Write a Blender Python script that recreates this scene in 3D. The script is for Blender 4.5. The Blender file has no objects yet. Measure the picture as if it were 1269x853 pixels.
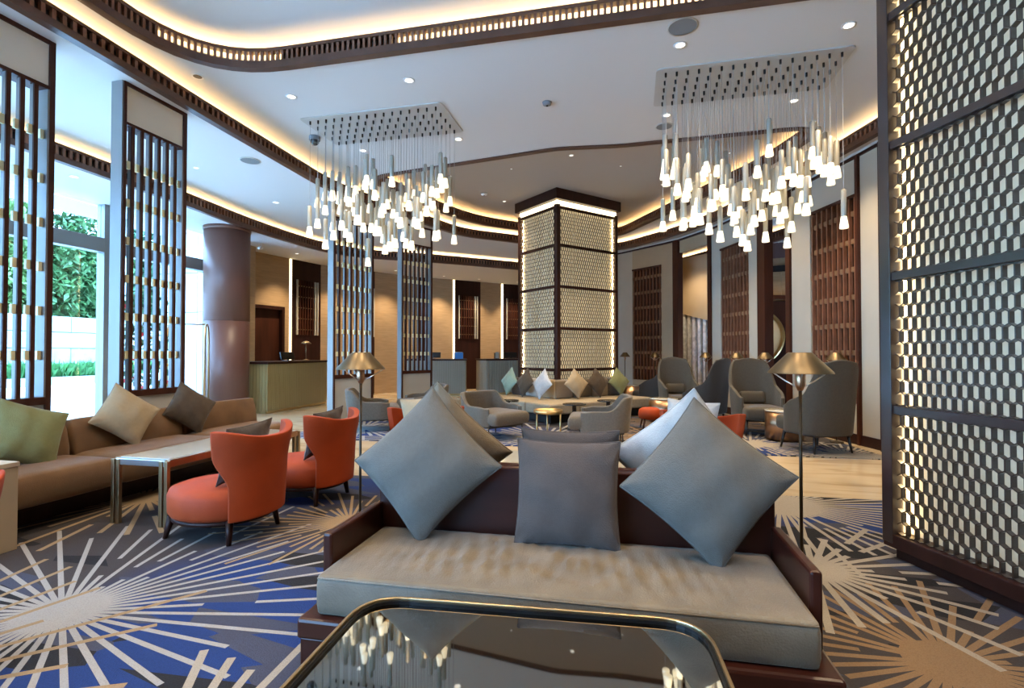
import bpy, bmesh, math, random
from mathutils import Vector, Matrix
random.seed(7)
R = math.radians
SC = bpy.context.scene
COL = SC.collection

# ------------------------------------------------------------------ camera
cam_d = bpy.data.cameras.new('camera'); cam = bpy.data.objects.new('camera', cam_d); COL.objects.link(cam)
cam_d.sensor_fit = 'HORIZONTAL'; cam_d.sensor_width = 36.0
cam_d.lens = 36.0 * 640.0 / 1269.0
cam.location = (0, 0, 1.25)
cam.rotation_euler = (R(90) + math.atan(10.5 / 640), 0, R(13.2))
cam_d.clip_start = 0.05; cam_d.clip_end = 300
SC.camera = cam

# ------------------------------------------------------------------ world, exposure
SC.view_settings.view_transform = 'Standard'
SC.view_settings.look = 'None'
SC.view_settings.gamma = 1.0
SC.view_settings.exposure = 1.72
SC.view_settings.use_curve_mapping = False
SKY_STRENGTH = 8.0
w = bpy.data.worlds.new('overcast_sky'); SC.world = w; w.use_nodes = True
bg = w.node_tree.nodes['Background']
bg.inputs[0].default_value = (0.30, 0.57, 1.0, 1); bg.inputs[1].default_value = SKY_STRENGTH
SC.cycles.max_bounces = 10; SC.cycles.diffuse_bounces = 5; SC.cycles.glossy_bounces = 4
SC.cycles.transparent_max_bounces = 16; SC.cycles.caustics_reflective = False; SC.cycles.caustics_refractive = False
SC.cycles.sample_clamp_indirect = 6.0
SC.cycles.use_denoising = True

# light levels of the room's lamps and the added ones
COVE = 9.5        # LED strips lying in the ceiling coves
LED_STRIP = 8.0    # LED strips behind the screens and wall panels
TIP = 0.40          # glowing pendant tips
SPOT = 58.0        # recessed downlights, seen and added
LAMP = 5.0         # table / floor lamps

# ------------------------------------------------------------------ materials
MATS = {}
def nd(nt, t, **kw):
    n = nt.nodes.new(t)
    for k, v in kw.items(): setattr(n, k, v)
    return n
def mat(name, col, rough=0.5, metal=0.0, emit=None, estr=0.0, var=0.0, vscale=8.0, bump=0.0, bscale=60.0,
        coat=0.0, sheen=0.0, spec=0.5, stretch=(1, 1, 1), col2=None):
    m = bpy.data.materials.new(name); m.use_nodes = True
    nt = m.node_tree; b = nt.nodes['Principled BSDF']
    b.inputs['Base Color'].default_value = (*col, 1)
    b.inputs['Roughness'].default_value = rough
    b.inputs['Metallic'].default_value = metal
    b.inputs['Specular IOR Level'].default_value = spec
    b.inputs['Coat Weight'].default_value = coat
    b.inputs['Coat Roughness'].default_value = 0.12
    b.inputs['Sheen Weight'].default_value = sheen
    b.inputs['Sheen Roughness'].default_value = 0.4
    if emit:
        b.inputs['Emission Color'].default_value = (*emit, 1); b.inputs['Emission Strength'].default_value = estr
    if var or bump:
        tc = nd(nt, 'ShaderNodeTexCoord'); mp = nd(nt, 'ShaderNodeMapping'); mp.inputs['Scale'].default_value = stretch
        nt.links.new(tc.outputs['Object'], mp.inputs['Vector'])
        if var:
            n = nd(nt, 'ShaderNodeTexNoise'); n.inputs['Scale'].default_value = vscale; n.inputs['Detail'].default_value = 4
            nt.links.new(mp.outputs[0], n.inputs['Vector'])
            mx = nd(nt, 'ShaderNodeMix', data_type='RGBA')
            c2 = col2 if col2 else tuple(min(1, c * (1 + var)) for c in col)
            c1 = col if col2 else tuple(c * (1 - var) for c in col)
            mx.inputs[6].default_value = (*c1, 1); mx.inputs[7].default_value = (*c2, 1)
            cr = nd(nt, 'ShaderNodeMapRange'); cr.inputs[1].default_value = 0.3; cr.inputs[2].default_value = 0.7
            nt.links.new(n.outputs['Fac'], cr.inputs[0]); nt.links.new(cr.outputs[0], mx.inputs[0])
            nt.links.new(mx.outputs[2], b.inputs['Base Color'])
        if bump:
            n2 = nd(nt, 'ShaderNodeTexNoise'); n2.inputs['Scale'].default_value = bscale; n2.inputs['Detail'].default_value = 3
            nt.links.new(mp.outputs[0], n2.inputs['Vector'])
            bp = nd(nt, 'ShaderNodeBump'); bp.inputs['Strength'].default_value = bump; bp.inputs['Distance'].default_value = 0.01
            nt.links.new(n2.outputs['Fac'], bp.inputs['Height']); nt.links.new(bp.outputs[0], b.inputs['Normal'])
    MATS[name] = m
    return m
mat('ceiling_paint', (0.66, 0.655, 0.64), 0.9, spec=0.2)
mat('coffer_warmlit_paint', (0.47, 0.40, 0.325), 0.9, spec=0.2)  # brownish paint with warm light partly put into its colour
mat('plaster_beige', (0.45, 0.34, 0.21), 0.7, var=0.06, vscale=1.5)
mat('panel_white', (0.46, 0.42, 0.34), 0.6, var=0.03, vscale=3)
mat('header_cloth', (0.74, 0.66, 0.53), 0.7, var=0.03, vscale=3)
mat('panel_tan', (0.40, 0.31, 0.20), 0.6, var=0.05, vscale=3)
mat('wall_cloth', (0.38, 0.25, 0.13), 0.75, var=0.12, vscale=3, stretch=(1, 1, 9))
mat('dark_wood', (0.026, 0.0085, 0.0060), 0.45, var=0.35, vscale=6, stretch=(1, 1, 0.12), spec=0.2)
mat('sofa_wood', (0.030, 0.0075, 0.0045), 0.30, var=0.4, vscale=7, stretch=(0.15, 1, 1), spec=0.3)
mat('brown_wood', (0.052, 0.0155, 0.0080), 0.5, var=0.3, vscale=7, stretch=(1, 1, 0.12), spec=0.2)
mat('band_wood', (0.085, 0.034, 0.019), 0.42, var=0.25, vscale=5)
mat('slat_wood', (0.19, 0.078, 0.042), 0.45, var=0.2, vscale=7)
mat('block_wood', (0.22, 0.12, 0.06), 0.5, var=0.2, vscale=7)
mat('column_leather', (0.135, 0.054, 0.037), 0.42, var=0.12, vscale=3, stretch=(1, 1, 0.2))
mat('black_void', (0.006, 0.005, 0.005), 0.7)
mat('screen_lacquer', (0.026, 0.014, 0.012), 0.3, spec=0.6, coat=0.35)
mat('fin_lacquer', (0.20, 0.19, 0.185), 0.35)
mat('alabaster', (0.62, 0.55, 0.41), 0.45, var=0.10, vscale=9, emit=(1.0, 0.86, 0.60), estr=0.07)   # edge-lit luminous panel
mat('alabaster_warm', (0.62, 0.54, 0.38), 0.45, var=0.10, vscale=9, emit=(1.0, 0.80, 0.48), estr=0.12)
mat('brass', (0.62, 0.44, 0.20), 0.28, 1.0)
mat('bronze_dark', (0.06, 0.045, 0.03), 0.35, 0.8)
mat('antique_brass', (0.40, 0.29, 0.16), 0.34, 1.0)
mat('steel', (0.55, 0.55, 0.54), 0.3, 1.0)
mat('black_metal', (0.012, 0.012, 0.013), 0.35, 0.6)
mat('gold_block', (0.93, 0.84, 0.50), 0.4, 0.0)
mat('fabric_teal_grey', (0.104, 0.095, 0.080), 0.9, var=0.05, vscale=45, bump=0.35, bscale=220, sheen=0.1)
mat('fabric_brown_grey', (0.070, 0.052, 0.043), 0.9, var=0.05, vscale=45, bump=0.35, bscale=220, sheen=0.1)
mat('fabric_tan', (0.21, 0.16, 0.105), 0.9, var=0.05, vscale=45, bump=0.3, bscale=200, sheen=0.1)
mat('fabric_white', (0.42, 0.40, 0.37), 0.9, var=0.07, vscale=25, bump=0.3, bscale=200, sheen=0.2)
mat('fabric_cream', (0.34, 0.26, 0.155), 0.9, var=0.05, vscale=45, bump=0.3, bscale=200, sheen=0.2)
mat('fabric_green', (0.17, 0.175, 0.070), 0.9, var=0.05, vscale=45, bump=0.3, bscale=200, sheen=0.2)
mat('fabric_mint', (0.22, 0.28, 0.20), 0.9, var=0.05, vscale=45, bump=0.3, bscale=200, sheen=0.2)
mat('fabric_brown', (0.06, 0.038, 0.020), 0.9, var=0.15, vscale=25, bump=0.3, bscale=200, sheen=0.2)
mat('fabric_grey', (0.075, 0.063, 0.058), 0.85, var=0.15, vscale=25, bump=0.3, bscale=200, sheen=0.2)
mat('velvet_seat', (0.128, 0.102, 0.068), 0.62, var=0.18, vscale=9, bump=0.25, bscale=150, sheen=0.2)
mat('velvet_brown', (0.150, 0.078, 0.032), 0.8, var=0.16, vscale=6, bump=0.2, bscale=160, sheen=0.12)
mat('velvet_orange', (0.33, 0.042, 0.006), 0.65, var=0.12, vscale=5, bump=0.12, bscale=160, sheen=0.03, spec=0.25)
mat('chair_cloth', (0.105, 0.084, 0.060), 0.8, var=0.12, vscale=40, bump=0.25, bscale=240, sheen=0.15)
mat('chair_cloth_dark', (0.06, 0.045, 0.03), 0.8, var=0.12, vscale=40, bump=0.25, bscale=240, sheen=0.15)
mat('wing_cloth', (0.056, 0.045, 0.029), 0.8, var=0.12, vscale=40, bump=0.25, bscale=240, sheen=0.15)
mat('wing_cloth_dark', (0.022, 0.018, 0.014), 0.8, var=0.12, vscale=40, bump=0.25, bscale=240, sheen=0.1)
mat('sofa_cloth', (0.31, 0.25, 0.165), 0.8, var=0.1, vscale=30, bump=0.25, bscale=200)
mat('stone_top', (0.45, 0.42, 0.34), 0.12, var=0.06, vscale=5, coat=0.3)
mat('block_beige', (0.34, 0.25, 0.15), 0.6, var=0.06, vscale=5)
mat('table_mirror', (0.34, 0.33, 0.30), 0.025, 1.0)
mat('table_black', (0.01, 0.01, 0.012), 0.1, coat=0.6)
mat('copper', (0.42, 0.25, 0.15), 0.3, 1.0, var=0.15, vscale=5)
mat('shade_brass', (0.165, 0.12, 0.066), 0.38, 0.85, var=0.18, vscale=4, stretch=(1, 1, 0.2))
mat('led_warm', (1, 0.8, 0.5), 0.5, emit=(1.0, 0.68, 0.34), estr=COVE)
mat('led_screen', (1, 0.85, 0.55), 0.5, emit=(1.0, 0.72, 0.36), estr=LED_STRIP)
mat('led_line', (1, 0.9, 0.6), 0.5, emit=(1.0, 0.80, 0.46), estr=1.3)
mat('tip_glow', (1, 0.95, 0.8), 0.4, emit=(1.0, 0.86, 0.58), estr=TIP)
mat('lens_glow', (1, 1, 1), 0.4, emit=(1.0, 0.93, 0.80), estr=0.6)
mat('bulb_glow', (1, 1, 1), 0.4, emit=(1.0, 0.78, 0.5), estr=6.0)
mat('pendant_metal', (0.40, 0.37, 0.30), 0.45, 0.3)
mat('plate_metal', (0.53, 0.51, 0.47), 0.5, 0.1)
mat('cord_grey', (0.35, 0.34, 0.32), 0.5)
mat('speaker_grey', (0.22, 0.23, 0.24), 0.8)
mat('camera_black', (0.03, 0.035, 0.04), 0.15, coat=0.4)
mat('plastic_white', (0.75, 0.75, 0.74), 0.4)
mat('plastic_black', (0.012, 0.012, 0.014), 0.3)
mat('counter_glass', (0.34, 0.28, 0.13), 0.3, 0.0, var=0.22, vscale=14, stretch=(1, 1, 0.04))
mat('counter_glass_blue', (0.30, 0.28, 0.215), 0.3, 0.0, var=0.22, vscale=14, stretch=(1, 1, 0.04))
mat('blue_box', (0.03, 0.20, 0.50), 0.4)
mat('screen_blue', (0.3, 0.5, 0.7), 0.3, emit=(0.3, 0.55, 0.8), estr=0.6)
mat('frame_grey', (0.20, 0.21, 0.21), 0.4, 0.2)
mat('paving', (0.62, 0.61, 0.60), 0.8, var=0.1, vscale=1.5)
mat('stone_white', (0.30, 0.30, 0.29), 0.8, var=0.15, vscale=2.5)
mat('wall_outdoor', (0.40, 0.41, 0.41), 0.7)
mat('leaf_a', (0.055, 0.13, 0.035), 0.6, var=0.4, vscale=1.2)
mat('leaf_b', (0.11, 0.19, 0.05), 0.6, var=0.4, vscale=1.2)
mat('leaf_teal', (0.045, 0.13, 0.06), 0.6, var=0.4, vscale=1.2)
mat('grass', (0.035, 0.14, 0.028), 0.6, var=0.4, vscale=3)
mat('flower_red', (0.55, 0.03, 0.03), 0.6)
mat('flower_yellow', (0.65, 0.42, 0.05), 0.6)
mat('mirror', (0.66, 0.54, 0.33), 0.35, 0.25)
mat('silver_strip', (0.88, 0.90, 0.88), 0.3, 0.1, var=0.35, vscale=10)
mat('ribbed_mauve', (0.20, 0.13, 0.125), 0.6)

def glass_mat():
    m = bpy.data.materials.new('window_glass'); m.use_nodes = True; nt = m.node_tree; nt.nodes.clear()
    o = nd(nt, 'ShaderNodeOutputMaterial'); t = nd(nt, 'ShaderNodeBsdfTransparent'); g = nd(nt, 'ShaderNodeBsdfGlossy')
    t.inputs[0].default_value = (0.93, 0.97, 0.97, 1); g.inputs['Roughness'].default_value = 0.02
    lw = nd(nt, 'ShaderNodeLayerWeight'); lw.inputs[0].default_value = 0.5
    p4 = nd(nt, 'ShaderNodeMath', operation='POWER'); nt.links.new(lw.outputs['Facing'], p4.inputs[0]); p4.inputs[1].default_value = 4.0
    f = nd(nt, 'ShaderNodeMath', operation='MULTIPLY_ADD'); nt.links.new(p4.outputs[0], f.inputs[0]); f.inputs[1].default_value = 0.45; f.inputs[2].default_value = 0.03; mx = nd(nt, 'ShaderNodeMixShader')
    nt.links.new(f.outputs[0], mx.inputs[0]); nt.links.new(t.outputs[0], mx.inputs[1]); nt.links.new(g.outputs[0], mx.inputs[2])
    nt.links.new(mx.outputs[0], o.inputs[0]); MATS['window_glass'] = m
glass_mat()

def marble_mat():
    m = bpy.data.materials.new('marble_tile'); m.use_nodes = True; nt = m.node_tree; b = nt.nodes['Principled BSDF']
    tc = nd(nt, 'ShaderNodeTexCoord')
    n = nd(nt, 'ShaderNodeTexNoise'); n.inputs['Scale'].default_value = 1.6; n.inputs['Detail'].default_value = 8; n.inputs['Distortion'].default_value = 1.6
    mp = nd(nt, 'ShaderNodeMapping'); mp.inputs['Scale'].default_value = (0.5, 2.2, 1); mp.inputs['Rotation'].default_value = (0, 0, 0.15)
    nt.links.new(tc.outputs['Object'], mp.inputs[0]); nt.links.new(mp.outputs[0], n.inputs['Vector'])
    cr = nd(nt, 'ShaderNodeValToRGB'); e = cr.color_ramp.elements
    e[0].position = 0.33; e[0].color = (0.41, 0.30, 0.18, 1); e[1].position = 0.5; e[1].color = (0.52, 0.41, 0.265, 1)
    x = e.new(0.75); x.color = (0.56, 0.455, 0.31, 1)
    nt.links.new(n.outputs['Fac'], cr.inputs[0]); nt.links.new(cr.outputs[0], b.inputs['Base Color'])
    b.inputs['Roughness'].default_value = 0.16
    MATS['marble_tile'] = m
marble_mat()

def burst_group():
    g = bpy.data.node_groups.new('carpet_burst', 'ShaderNodeTree')
    I = g.interface
    I.new_socket('Vector', in_out='INPUT', socket_type='NodeSocketVector')
    for s in ('Count', 'Width', 'Radius', 'Seed'): I.new_socket(s, in_out='INPUT', socket_type='NodeSocketFloat')
    I.new_socket('Mask', in_out='OUTPUT', socket_type='NodeSocketFloat')
    gi = nd(g, 'NodeGroupInput'); go = nd(g, 'NodeGroupOutput')
    sep = nd(g, 'ShaderNodeSeparateXYZ'); g.links.new(gi.outputs['Vector'], sep.inputs[0])
    def M(op, a, b=None, c=None):
        n = nd(g, 'ShaderNodeMath', operation=op)
        for i, v in enumerate((a, b, c)):
            if v is None: continue
            if isinstance(v, (int, float)): n.inputs[i].default_value = v
            else: g.links.new(v, n.inputs[i])
        return n.outputs[0]
    x, y = sep.outputs[0], sep.outputs[1]
    ang = M('ARCTAN2', y, x)
    r = M('SQRT', M('ADD', M('MULTIPLY', x, x), M('MULTIPLY', y, y)))
    t = M('MULTIPLY', M('ADD', M('DIVIDE', ang, 2 * math.pi), 0.5), gi.outputs['Count'])
    idx = M('FLOOR', t); fr = M('FRACT', t)
    arc = M('DIVIDE', M('MULTIPLY', M('MULTIPLY', M('ABSOLUTE', M('SUBTRACT', fr, 0.5)), r), 2 * math.pi), gi.outputs['Count'])
    line = M('LESS_THAN', arc, M('MULTIPLY', gi.outputs['Width'], 0.5))
    wn = nd(g, 'ShaderNodeTexWhiteNoise', noise_dimensions='2D')
    cv = nd(g, 'ShaderNodeCombineXYZ'); g.links.new(idx, cv.inputs[0]); g.links.new(gi.outputs['Seed'], cv.inputs[1])
    g.links.new(cv.outputs[0], wn.inputs['Vector'])
    lim = M('MULTIPLY', gi.outputs['Radius'], M('MULTIPLY_ADD', wn.outputs['Value'], 0.45, 0.55))
    ins = M('LESS_THAN', r, lim)
    # a break in some rays
    br = M('MULTIPLY', gi.outputs['Radius'], M('MULTIPLY_ADD', wn.outputs['Value'], 0.3, 0.22))
    gap = M('MULTIPLY', M('LESS_THAN', M('ABSOLUTE', M('SUBTRACT', r, br)), M('MULTIPLY', gi.outputs['Radius'], 0.07)),
            M('LESS_THAN', M('FRACT', M('MULTIPLY', wn.outputs['Value'], 7.3)), 0.25))
    g.links.new(M('MULTIPLY', M('MULTIPLY', line, ins), M('SUBTRACT', 1.0, gap)), go.inputs[0])
    return g
BURST = burst_group()
CREAM = (0.30, 0.265, 0.22); BEIGE = (0.27, 0.19, 0.11); TAN = (0.21, 0.135, 0.077); GREYW = (0.29, 0.28, 0.27); TAUPE = (0.17, 0.14, 0.125)
BURSTS = [  # x, y, radius, count, width, colour
    (-2.66, 1.93, 1.75, 46, 0.025, GREYW), (-2.02, 3.42, 0.95, 44, 0.022, BEIGE), (1.22, 2.42, 1.05, 38, 0.028, TAN),
    (1.16, 4.62, 1.7, 60, 0.030, CREAM), (1.0, 3.3, 1.0, 30, 0.036, CREAM), (-4.05, 3.6, 1.3, 34, 0.034, BEIGE),
    (-3.05, 1.0, 1.6, 36, 0.030, BEIGE), (-1.3, 1.1, 1.0, 40, 0.034, CREAM), (0.3, 0.6, 1.2, 36, 0.04, TAN), (2.3, 1.4, 1.2, 36, 0.036, TAN),
    (-0.4, 3.9, 1.1, 44, 0.03, CREAM), (-3.6, 5.0, 1.2, 40, 0.03, CREAM),
    (-1.25, 7.5, 1.5, 46, 0.045, GREYW), (0.35, 7.75, 1.4, 44, 0.04, TAN), (1.55, 7.6, 1.3, 48, 0.035, CREAM), (2.5, 7.0, 1.0, 50, 0.03, CREAM),
    (-4.3, 7.7, 1.5, 44, 0.05, GREYW), (-2.8, 7.2, 1.4, 40, 0.045, GREYW), (0.9, 9.6, 1.5, 40, 0.045, TAN), (-3.2, 9.4, 1.4, 40, 0.05, CREAM), (-0.5, 6.4, 1.0, 40, 0.035, CREAM)]
def carpet_mat():
    m = bpy.data.materials.new('carpet_bursts'); m.use_nodes = True; nt = m.node_tree; b = nt.nodes['Principled BSDF']
    b.inputs['Roughness'].default_value = 0.95; b.inputs['Specular IOR Level'].default_value = 0.15
    tc = nd(nt, 'ShaderNodeTexCoord'); L = nt.links.new
    def noise(scale, det, sx=1, sy=1, rot=0):
        mp = nd(nt, 'ShaderNodeMapping'); mp.inputs['Scale'].default_value = (sx, sy, 1); mp.inputs['Rotation'].default_value = (0, 0, rot)
        L(tc.outputs['Object'], mp.inputs[0]); n = nd(nt, 'ShaderNodeTexNoise'); n.inputs['Scale'].default_value = scale; n.inputs['Detail'].default_value = det
        L(mp.outputs[0], n.inputs['Vector']); return n.outputs['Fac']
    def ramp(fac, a, c):
        r = nd(nt, 'ShaderNodeMapRange'); r.inputs[1].default_value = a; r.inputs[2].default_value = c; L(fac, r.inputs[0]); return r.outputs[0]
    def mixc(f, c1, c2):
        mx = nd(nt, 'ShaderNodeMix', data_type='RGBA')
        for i, c in ((6, c1), (7, c2)):
            if isinstance(c, tuple): mx.inputs[i].default_value = (*c, 1)
            else: L(c, mx.inputs[i])
        L(f, mx.inputs[0]); return mx.outputs[2]
    # woven ground: royal blue fields, taupe fields, charcoal shards
    sx = nd(nt, 'ShaderNodeSeparateXYZ'); L(tc.outputs['Object'], sx.inputs[0])
    n1 = noise(0.9, 2.0); dist = None
    for bx, by, br in ((-1.75, 1.75, 1.25), (-2.9, 0.8, 0.9), (1.75, 4.45, 0.8), (-3.2, 4.6, 1.2), (-2.6, 7.2, 1.7), (-4.3, 7.6, 1.2), (1.9, 7.2, 0.7), (-0.4, 1.2, 0.8)):
        sb = nd(nt, 'ShaderNodeVectorMath', operation='DISTANCE'); sb.inputs[1].default_value = (bx, by, 0); L(tc.outputs['Object'], sb.inputs[0])
        dv = nd(nt, 'ShaderNodeMath', operation='DIVIDE'); L(sb.outputs['Value'], dv.inputs[0]); dv.inputs[1].default_value = br
        if dist is None: dist = dv.outputs[0]
        else:
            mn = nd(nt, 'ShaderNodeMath', operation='MINIMUM'); L(dist, mn.inputs[0]); L(dv.outputs[0], mn.inputs[1]); dist = mn.outputs[0]
    mth = nd(nt, 'ShaderNodeMath', operation='MULTIPLY_ADD'); L(n1, mth.inputs[0]); mth.inputs[1].default_value = 0.9; L(dist, mth.inputs[2])
    field = ramp(mth.outputs[0], 1.15, 1.55)
    base = mixc(field, (0.016, 0.036, 0.135), (0.048, 0.042, 0.043))
    mpv = nd(nt, 'ShaderNodeMapping'); mpv.inputs['Scale'].default_value = (1.0, 3.2, 1); mpv.inputs['Rotation'].default_value = (0, 0, 0.35)
    L(tc.outputs['Object'], mpv.inputs[0])
    v = nd(nt, 'ShaderNodeTexVoronoi'); v.inputs['Scale'].default_value = 2.1; L(mpv.outputs[0], v.inputs['Vector'])
    sv = nd(nt, 'ShaderNodeSeparateColor'); L(v.outputs['Color'], sv.inputs[0])
    lt = nd(nt, 'ShaderNodeMath', operation='LESS_THAN'); L(sv.outputs[0], lt.inputs[0]); lt.inputs[1].default_value = 0.17
    base = mixc(lt.outputs[0], base, (0.018, 0.018, 0.022))
    gt = nd(nt, 'ShaderNodeMath', operation='GREATER_THAN'); L(sv.outputs[1], gt.inputs[0]); gt.inputs[1].default_value = 0.76
    base = mixc(gt.outputs[0], base, (0.050, 0.055, 0.085))
    col = base
    for i, (x, y, rad, cnt, wd, c) in enumerate(BURSTS):
        mp = nd(nt, 'ShaderNodeVectorMath', operation='SUBTRACT'); mp.inputs[1].default_value = (x, y, 0); L(tc.outputs['Object'], mp.inputs[0])
        g = nd(nt, 'ShaderNodeGroup'); g.node_tree = BURST; L(mp.outputs[0], g.inputs[0])
        for k, val in zip((1, 2, 3, 4), (cnt, wd, rad, i * 1.7 + 0.3)): g.inputs[k].default_value = val
        col = mixc(g.outputs[0], col, c)
    fine = noise(190, 2)
    mx = nd(nt, 'ShaderNodeMix', data_type='RGBA', blend_type='MULTIPLY'); mx.inputs[0].default_value = 0.22
    L(col, mx.inputs[6]); g2 = nd(nt, 'ShaderNodeMapRange'); g2.inputs[1].default_value = 0.25; g2.inputs[2].default_value = 0.6; L(fine, g2.inputs[0])
    L(g2.outputs[0], mx.inputs[7]); L(mx.outputs[2], b.inputs['Base Color'])
    bp = nd(nt, 'ShaderNodeBump'); bp.inputs['Strength'].default_value = 0.4; bp.inputs['Distance'].default_value = 0.006
    L(fine, bp.inputs['Height']); L(bp.outputs[0], b.inputs['Normal'])
    MATS['carpet'] = m
carpet_mat()

# ------------------------------------------------------------------ mesh helpers
class MB:
    def __init__(self): self.v = []; self.f = []
    def add(self, vs, fs):
        o = len(self.v); self.v += [tuple(p) for p in vs]; self.f += [tuple(i + o for i in f) for f in fs]; return self
    def box(self, x0, x1, y0, y1, z0, z1, M=None):
        vs = [Vector((x, y, z)) for z in (z0, z1) for y in (y0, y1) for x in (x0, x1)]
        if M: vs = [M @ p for p in vs]
        return self.add(vs, [(0, 2, 3, 1), (4, 5, 7, 6), (0, 1, 5, 4), (2, 6, 7, 3), (0, 4, 6, 2), (1, 3, 7, 5)])
    def hexa(self, p):   # 8 points: bottom 4 ccw, top 4 ccw
        return self.add(p, [(3, 2, 1, 0), (4, 5, 6, 7), (0, 1, 5, 4), (1, 2, 6, 5), (2, 3, 7, 6), (3, 0, 4, 7)])
    def prism(self, poly, z0, z1):
        n = len(poly)
        vs = [(x, y, z0) for x, y in poly] + [(x, y, z1) for x, y in poly]
        fs = [tuple(range(n - 1, -1, -1)), tuple(range(n, 2 * n))] + [(i, (i + 1) % n, n + (i + 1) % n, n + i) for i in range(n)]
        return self.add(vs, fs)
    def seg(self, p0, p1, t0, t1, z0, z1):   # box along plan segment; t0..t1 = offset to the left normal
        d = Vector((p1[0] - p0[0], p1[1] - p0[1])); d.normalize(); n = Vector((-d.y, d.x))
        a, b = Vector(p0[:2]), Vector(p1[:2])
        q = [a + n * t0, b + n * t0, b + n * t1, a + n * t1]
        return self.hexa([(p.x, p.y, z0) for p in q] + [(p.x, p.y, z1) for p in q])
    def tube(self, pts, r, n=8, cap=True):
        pts = [Vector(p) for p in pts]; rings = []
        rr = r if isinstance(r, (list, tuple)) else [r] * len(pts)
        up0 = None
        for i, p in enumerate(pts):
            d = (pts[min(i + 1, len(pts) - 1)] - pts[max(i - 1, 0)]).normalized()
            if up0 is None:
                a = Vector((0, 0, 1)) if abs(d.z) < 0.9 else Vector((1, 0, 0)); up0 = d.cross(a).normalized()
            s = (up0 - d * up0.dot(d)).normalized(); up0 = s; t = d.cross(s)
            rings.append([p + (s * math.cos(2 * math.pi * k / n) + t * math.sin(2 * math.pi * k / n)) * rr[i] for k in range(n)])
        vs = [q for ring in rings for q in ring]; fs = []
        for i in range(len(rings) - 1):
            for k in range(n): fs.append((i * n + k, i * n + (k + 1) % n, (i + 1) * n + (k + 1) % n, (i + 1) * n + k))
        if cap: fs += [tuple(range(n - 1, -1, -1)), tuple(range((len(rings) - 1) * n, len(rings) * n))]
        return self.add(vs, fs)
    def lathe(self, prof, n=24, cx=0, cy=0, sx=1, sy=1, cap=True):
        vs = []; fs = []
        for r, z in prof:
            for k in range(n): a = 2 * math.pi * k / n; vs.append((cx + r * sx * math.cos(a), cy + r * sy * math.sin(a), z))
        m = len(prof)
        for i in range(m - 1):
            for k in range(n): fs.append((i * n + k, i * n + (k + 1) % n, (i + 1) * n + (k + 1) % n, (i + 1) * n + k))
        if cap: fs.append(tuple(range(n - 1, -1, -1))); fs.append(tuple(range((m - 1) * n, m * n)))
        return self.add(vs, fs)
    def rbox(self, x0, x1, y0, y1, z0, z1, r=0.03, puff=0.0, nu=14, nv=10):
        # rounded, puffed cushion block
        cx, cy, cz = (x0 + x1) / 2, (y0 + y1) / 2, (z0 + z1) / 2; hx, hy, hz = (x1 - x0) / 2, (y1 - y0) / 2, (z1 - z0) / 2
        def sgn(a): return (a > 0) - (a < 0)
        vs = []; fs = []; n = nu
        def key(i, j, k): return (i, j, k)
        idx = {}
        for i in range(n + 1):
            for j in range(n + 1):
                for k in range(5):
                    if 0 < i < n and 0 < j < n and 0 < k < 4: continue
                    u, v2, w2 = [-1 + 2 * a / b for a, b in ((i, n), (j, n), (k, 4))]
                    # cluster samples towards the edges
                    u = sgn(u) * (1 - (1 - abs(u)) ** 1.6); v2 = sgn(v2) * (1 - (1 - abs(v2)) ** 1.6)
                    p = Vector((u * hx, v2 * hy, w2 * hz))
                    q = Vector([max(-h + r, min(h - r, c)) for c, h in zip(p, (hx, hy, hz))])
                    d = p - q
                    if d.length > 1e-6: p = q + d.normalized() * min(r, max(d.length, 0)) if d.length > r else p
                    if puff and k in (0, 4): p.z += sgn(w2) * puff * (1 - u ** 4) * (1 - v2 ** 4)
                    idx[(i, j, k)] = len(vs); vs.append((p.x + cx, p.y + cy, p.z + cz))
        def q4(a, b, c, d): fs.append((idx[a], idx[b], idx[c], idx[d]))
        for i in range(n):
            for j in range(n):
                q4((i, j, 4), (i + 1, j, 4), (i + 1, j + 1, 4), (i, j + 1, 4)); q4((i, j, 0), (i, j + 1, 0), (i + 1, j + 1, 0), (i + 1, j, 0))
            for k in range(4):
                q4((i, 0, k), (i + 1, 0, k), (i + 1, 0, k + 1), (i, 0, k + 1)); q4((i, n, k), (i, n, k + 1), (i + 1, n, k + 1), (i + 1, n, k))
                q4((0, i, k), (0, i, k + 1), (0, i + 1, k + 1), (0, i + 1, k)); q4((n, i, k), (n, i + 1, k), (n, i + 1, k + 1), (n, i, k + 1))
        return self.add(vs, fs)
    def mesh(self, name, m, smooth=False):
        me = bpy.data.meshes.new(name); me.from_pydata(self.v, [], self.f); me.update()
        me.materials.append(MATS[m] if isinstance(m, str) else m)
        if smooth: me.polygons.foreach_set('use_smooth', [True] * len(me.polygons))
        return me
    def build(self, name, m, parent=None, smooth=False, bevel=0.0, kind=None, label=None):
        o = bpy.data.objects.new(name, self.mesh(name, m, smooth)); COL.objects.link(o)
        if parent: o.parent = parent
        if bevel:
            b = o.modifiers.new('bevel', 'BEVEL'); b.width = bevel; b.segments = 2; b.limit_method = 'ANGLE'; b.angle_limit = R(50)
        if smooth == 'auto': pass
        if kind: o['kind'] = kind
        if label: o['label'] = label
        return o
def linked(name, me, parent=None, loc=(0, 0, 0), rot=(0, 0, 0), scale=(1, 1, 1), label=None):
    o = bpy.data.objects.new(name, me); COL.objects.link(o); o.parent = parent
    o.location = loc; o.rotation_euler = rot; o.scale = scale
    if label: o['label'] = label
    return o
def tag(o, label, cat, group=None):
    o['label'] = label; o['category'] = cat
    if group: o['group'] = group
    return o
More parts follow.
